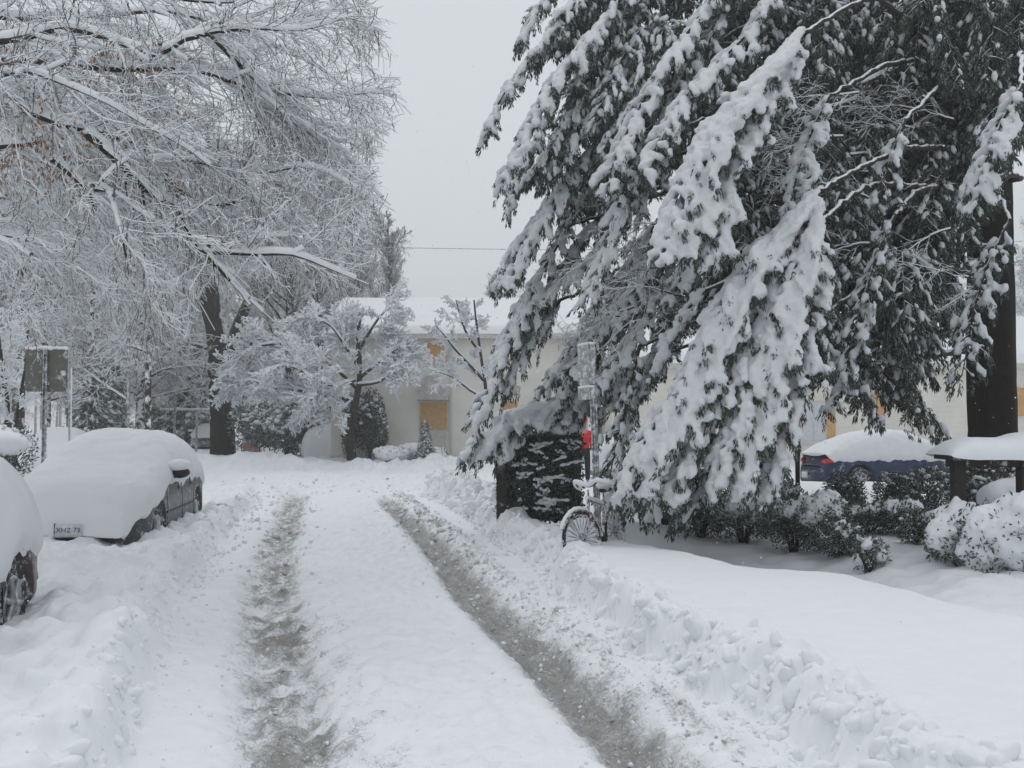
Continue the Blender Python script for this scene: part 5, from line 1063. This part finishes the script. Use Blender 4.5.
for k, (px, d, s_) in enumerate(((92, 40, .8), (112, 43, .75), (190, 62, 1.3), (425, 38.2, .28), (160, 66, 1.2))):
    o = cn if k == 0 else copy_thing(cn); o['label'] = WC[k]; o['group'] = 'snowy conifers'; q = P(px, 400, d); o.location = (q[0], d, gz(q[0], d)-.1); o.scale = (s_, s_, s_); o.rotation_euler.z = k*1.3
# far wood, one mass
out = []; rn = random.Random(4)
for k in range(190):
    x = rn.uniform(-95, 70); y = rn.uniform(105, 150); H = rn.uniform(11, 17)*(.75 if x > -14 else 1)
    out.append((x, y, 0, x+rn.uniform(-.5, .5), y, H, .22, .04, 0))
    for j in range(26):
        z = rn.uniform(.15, 1)*H; a = rn.uniform(0, 6.28); grow(out, rn, (x, y, z), (math.cos(a)*.8, math.sin(a)*.8, .5), rn.uniform(1.5, 3.4), .06, 3, dict(cfgM, n=[0, 0, 0, 4, 3], k=[0, 0, 0, 1.6, 0], rmin=.045, g=[0, 0, 0, 0, 0]))
g = Geo(); A = np.array(out); tubes(g, A[:, :3], A[:, 3:6], A[:, 6], A[:, 7], 3); o = g.build('far_wood', [M['twig']], smooth=False); tag(o, 'pale mass of frosted bare trees at the end of the street', 'wood', kind='stuff')
# dead inner twigs of the evergreen
rn = random.Random(14); out = []
for k in range(46):
    if k < 32: px, py = rn.uniform(800, 985), rn.uniform(90, 290)
    else: px, py = rn.uniform(610, 720), rn.uniform(200, 320)
    d = rn.uniform(13.2, 15.5); p = P(px, py, d); grow(out, rn, tuple(p), (-.8, -.2, rn.uniform(-.3, .25)), rn.uniform(.8, 1.6), .014, 2, dict(cfgM, n=[0, 0, 8, 6, 4], g=[0, 0, -.03, -.05, -.03], k=[0, 0, 1.4, 1.0, 0], rmin=.005))
for q0, q1, q2, r_ in (((993, 200), (930, 190), (860, 225), .10), ((993, 60), (930, 55), (860, 85), .08), ((990, 262), (930, 275), (850, 280), .07), ((990, 130), (900, 95), (820, 110), .06), ((985, 165), (930, 150), (850, 155), .04)):
    sp = resample([[TX, TY, P(*q0, TY)[2]], P(*q1, 15.5), P(*q2, 14)], .15)
    for i in range(len(sp)-1): out.append((*sp[i], *sp[i+1], r_*(1-.6*i/len(sp)), r_*(1-.6*(i+1)/len(sp)), 1))
tag(wood(out, 'bark', 'inner_limbs', ev, erel, thick=.012, sadd=.008), kind='stuff')
# falling snow
r = np.random.RandomState(99); n = 2600; y = 2.5+r.rand(n)**.7*26; x = (r.rand(n)*2-1)*y*.65; z = r.uniform(.3, 9, n)*np.clip(y/12, .3, 1.2); g = Geo(); s_ = r.uniform(.0025, .0055, n)*np.clip(y/6, .5, 1.4)
keep = z > ground(x, y, False)+.1; blobs(g, np.stack([x, y, z], 1)[keep], np.tile([0, 0, 1.], (keep.sum(), 1)), s_[keep], s_[keep], 1)
o = g.build('falling_snow', [M['snow']]); tag(o, 'sparse snowflakes drifting through the air', 'snowfall', kind='stuff')
# the air, full of fine snow
if HAZE:
    g = Geo(); box(g, (-115, -12, -1.5), (115, 165, 24)); m = bpy.data.materials.new('haze'); m.use_nodes = True; nt = m.node_tree; nt.nodes.clear(); ou = N(nt, 'ShaderNodeOutputMaterial'); v = N(nt, 'ShaderNodeVolumePrincipled'); v.inputs['Color'].default_value = (.97, .98, 1, 1); v.inputs['Density'].default_value = HAZE; v.inputs['Anisotropy'].default_value = .3; nt.links.new(v.outputs[0], ou.inputs['Volume'])
    o = g.build('haze', [m], smooth=False); tag(o, 'thin haze of falling snow', 'haze', kind='stuff')
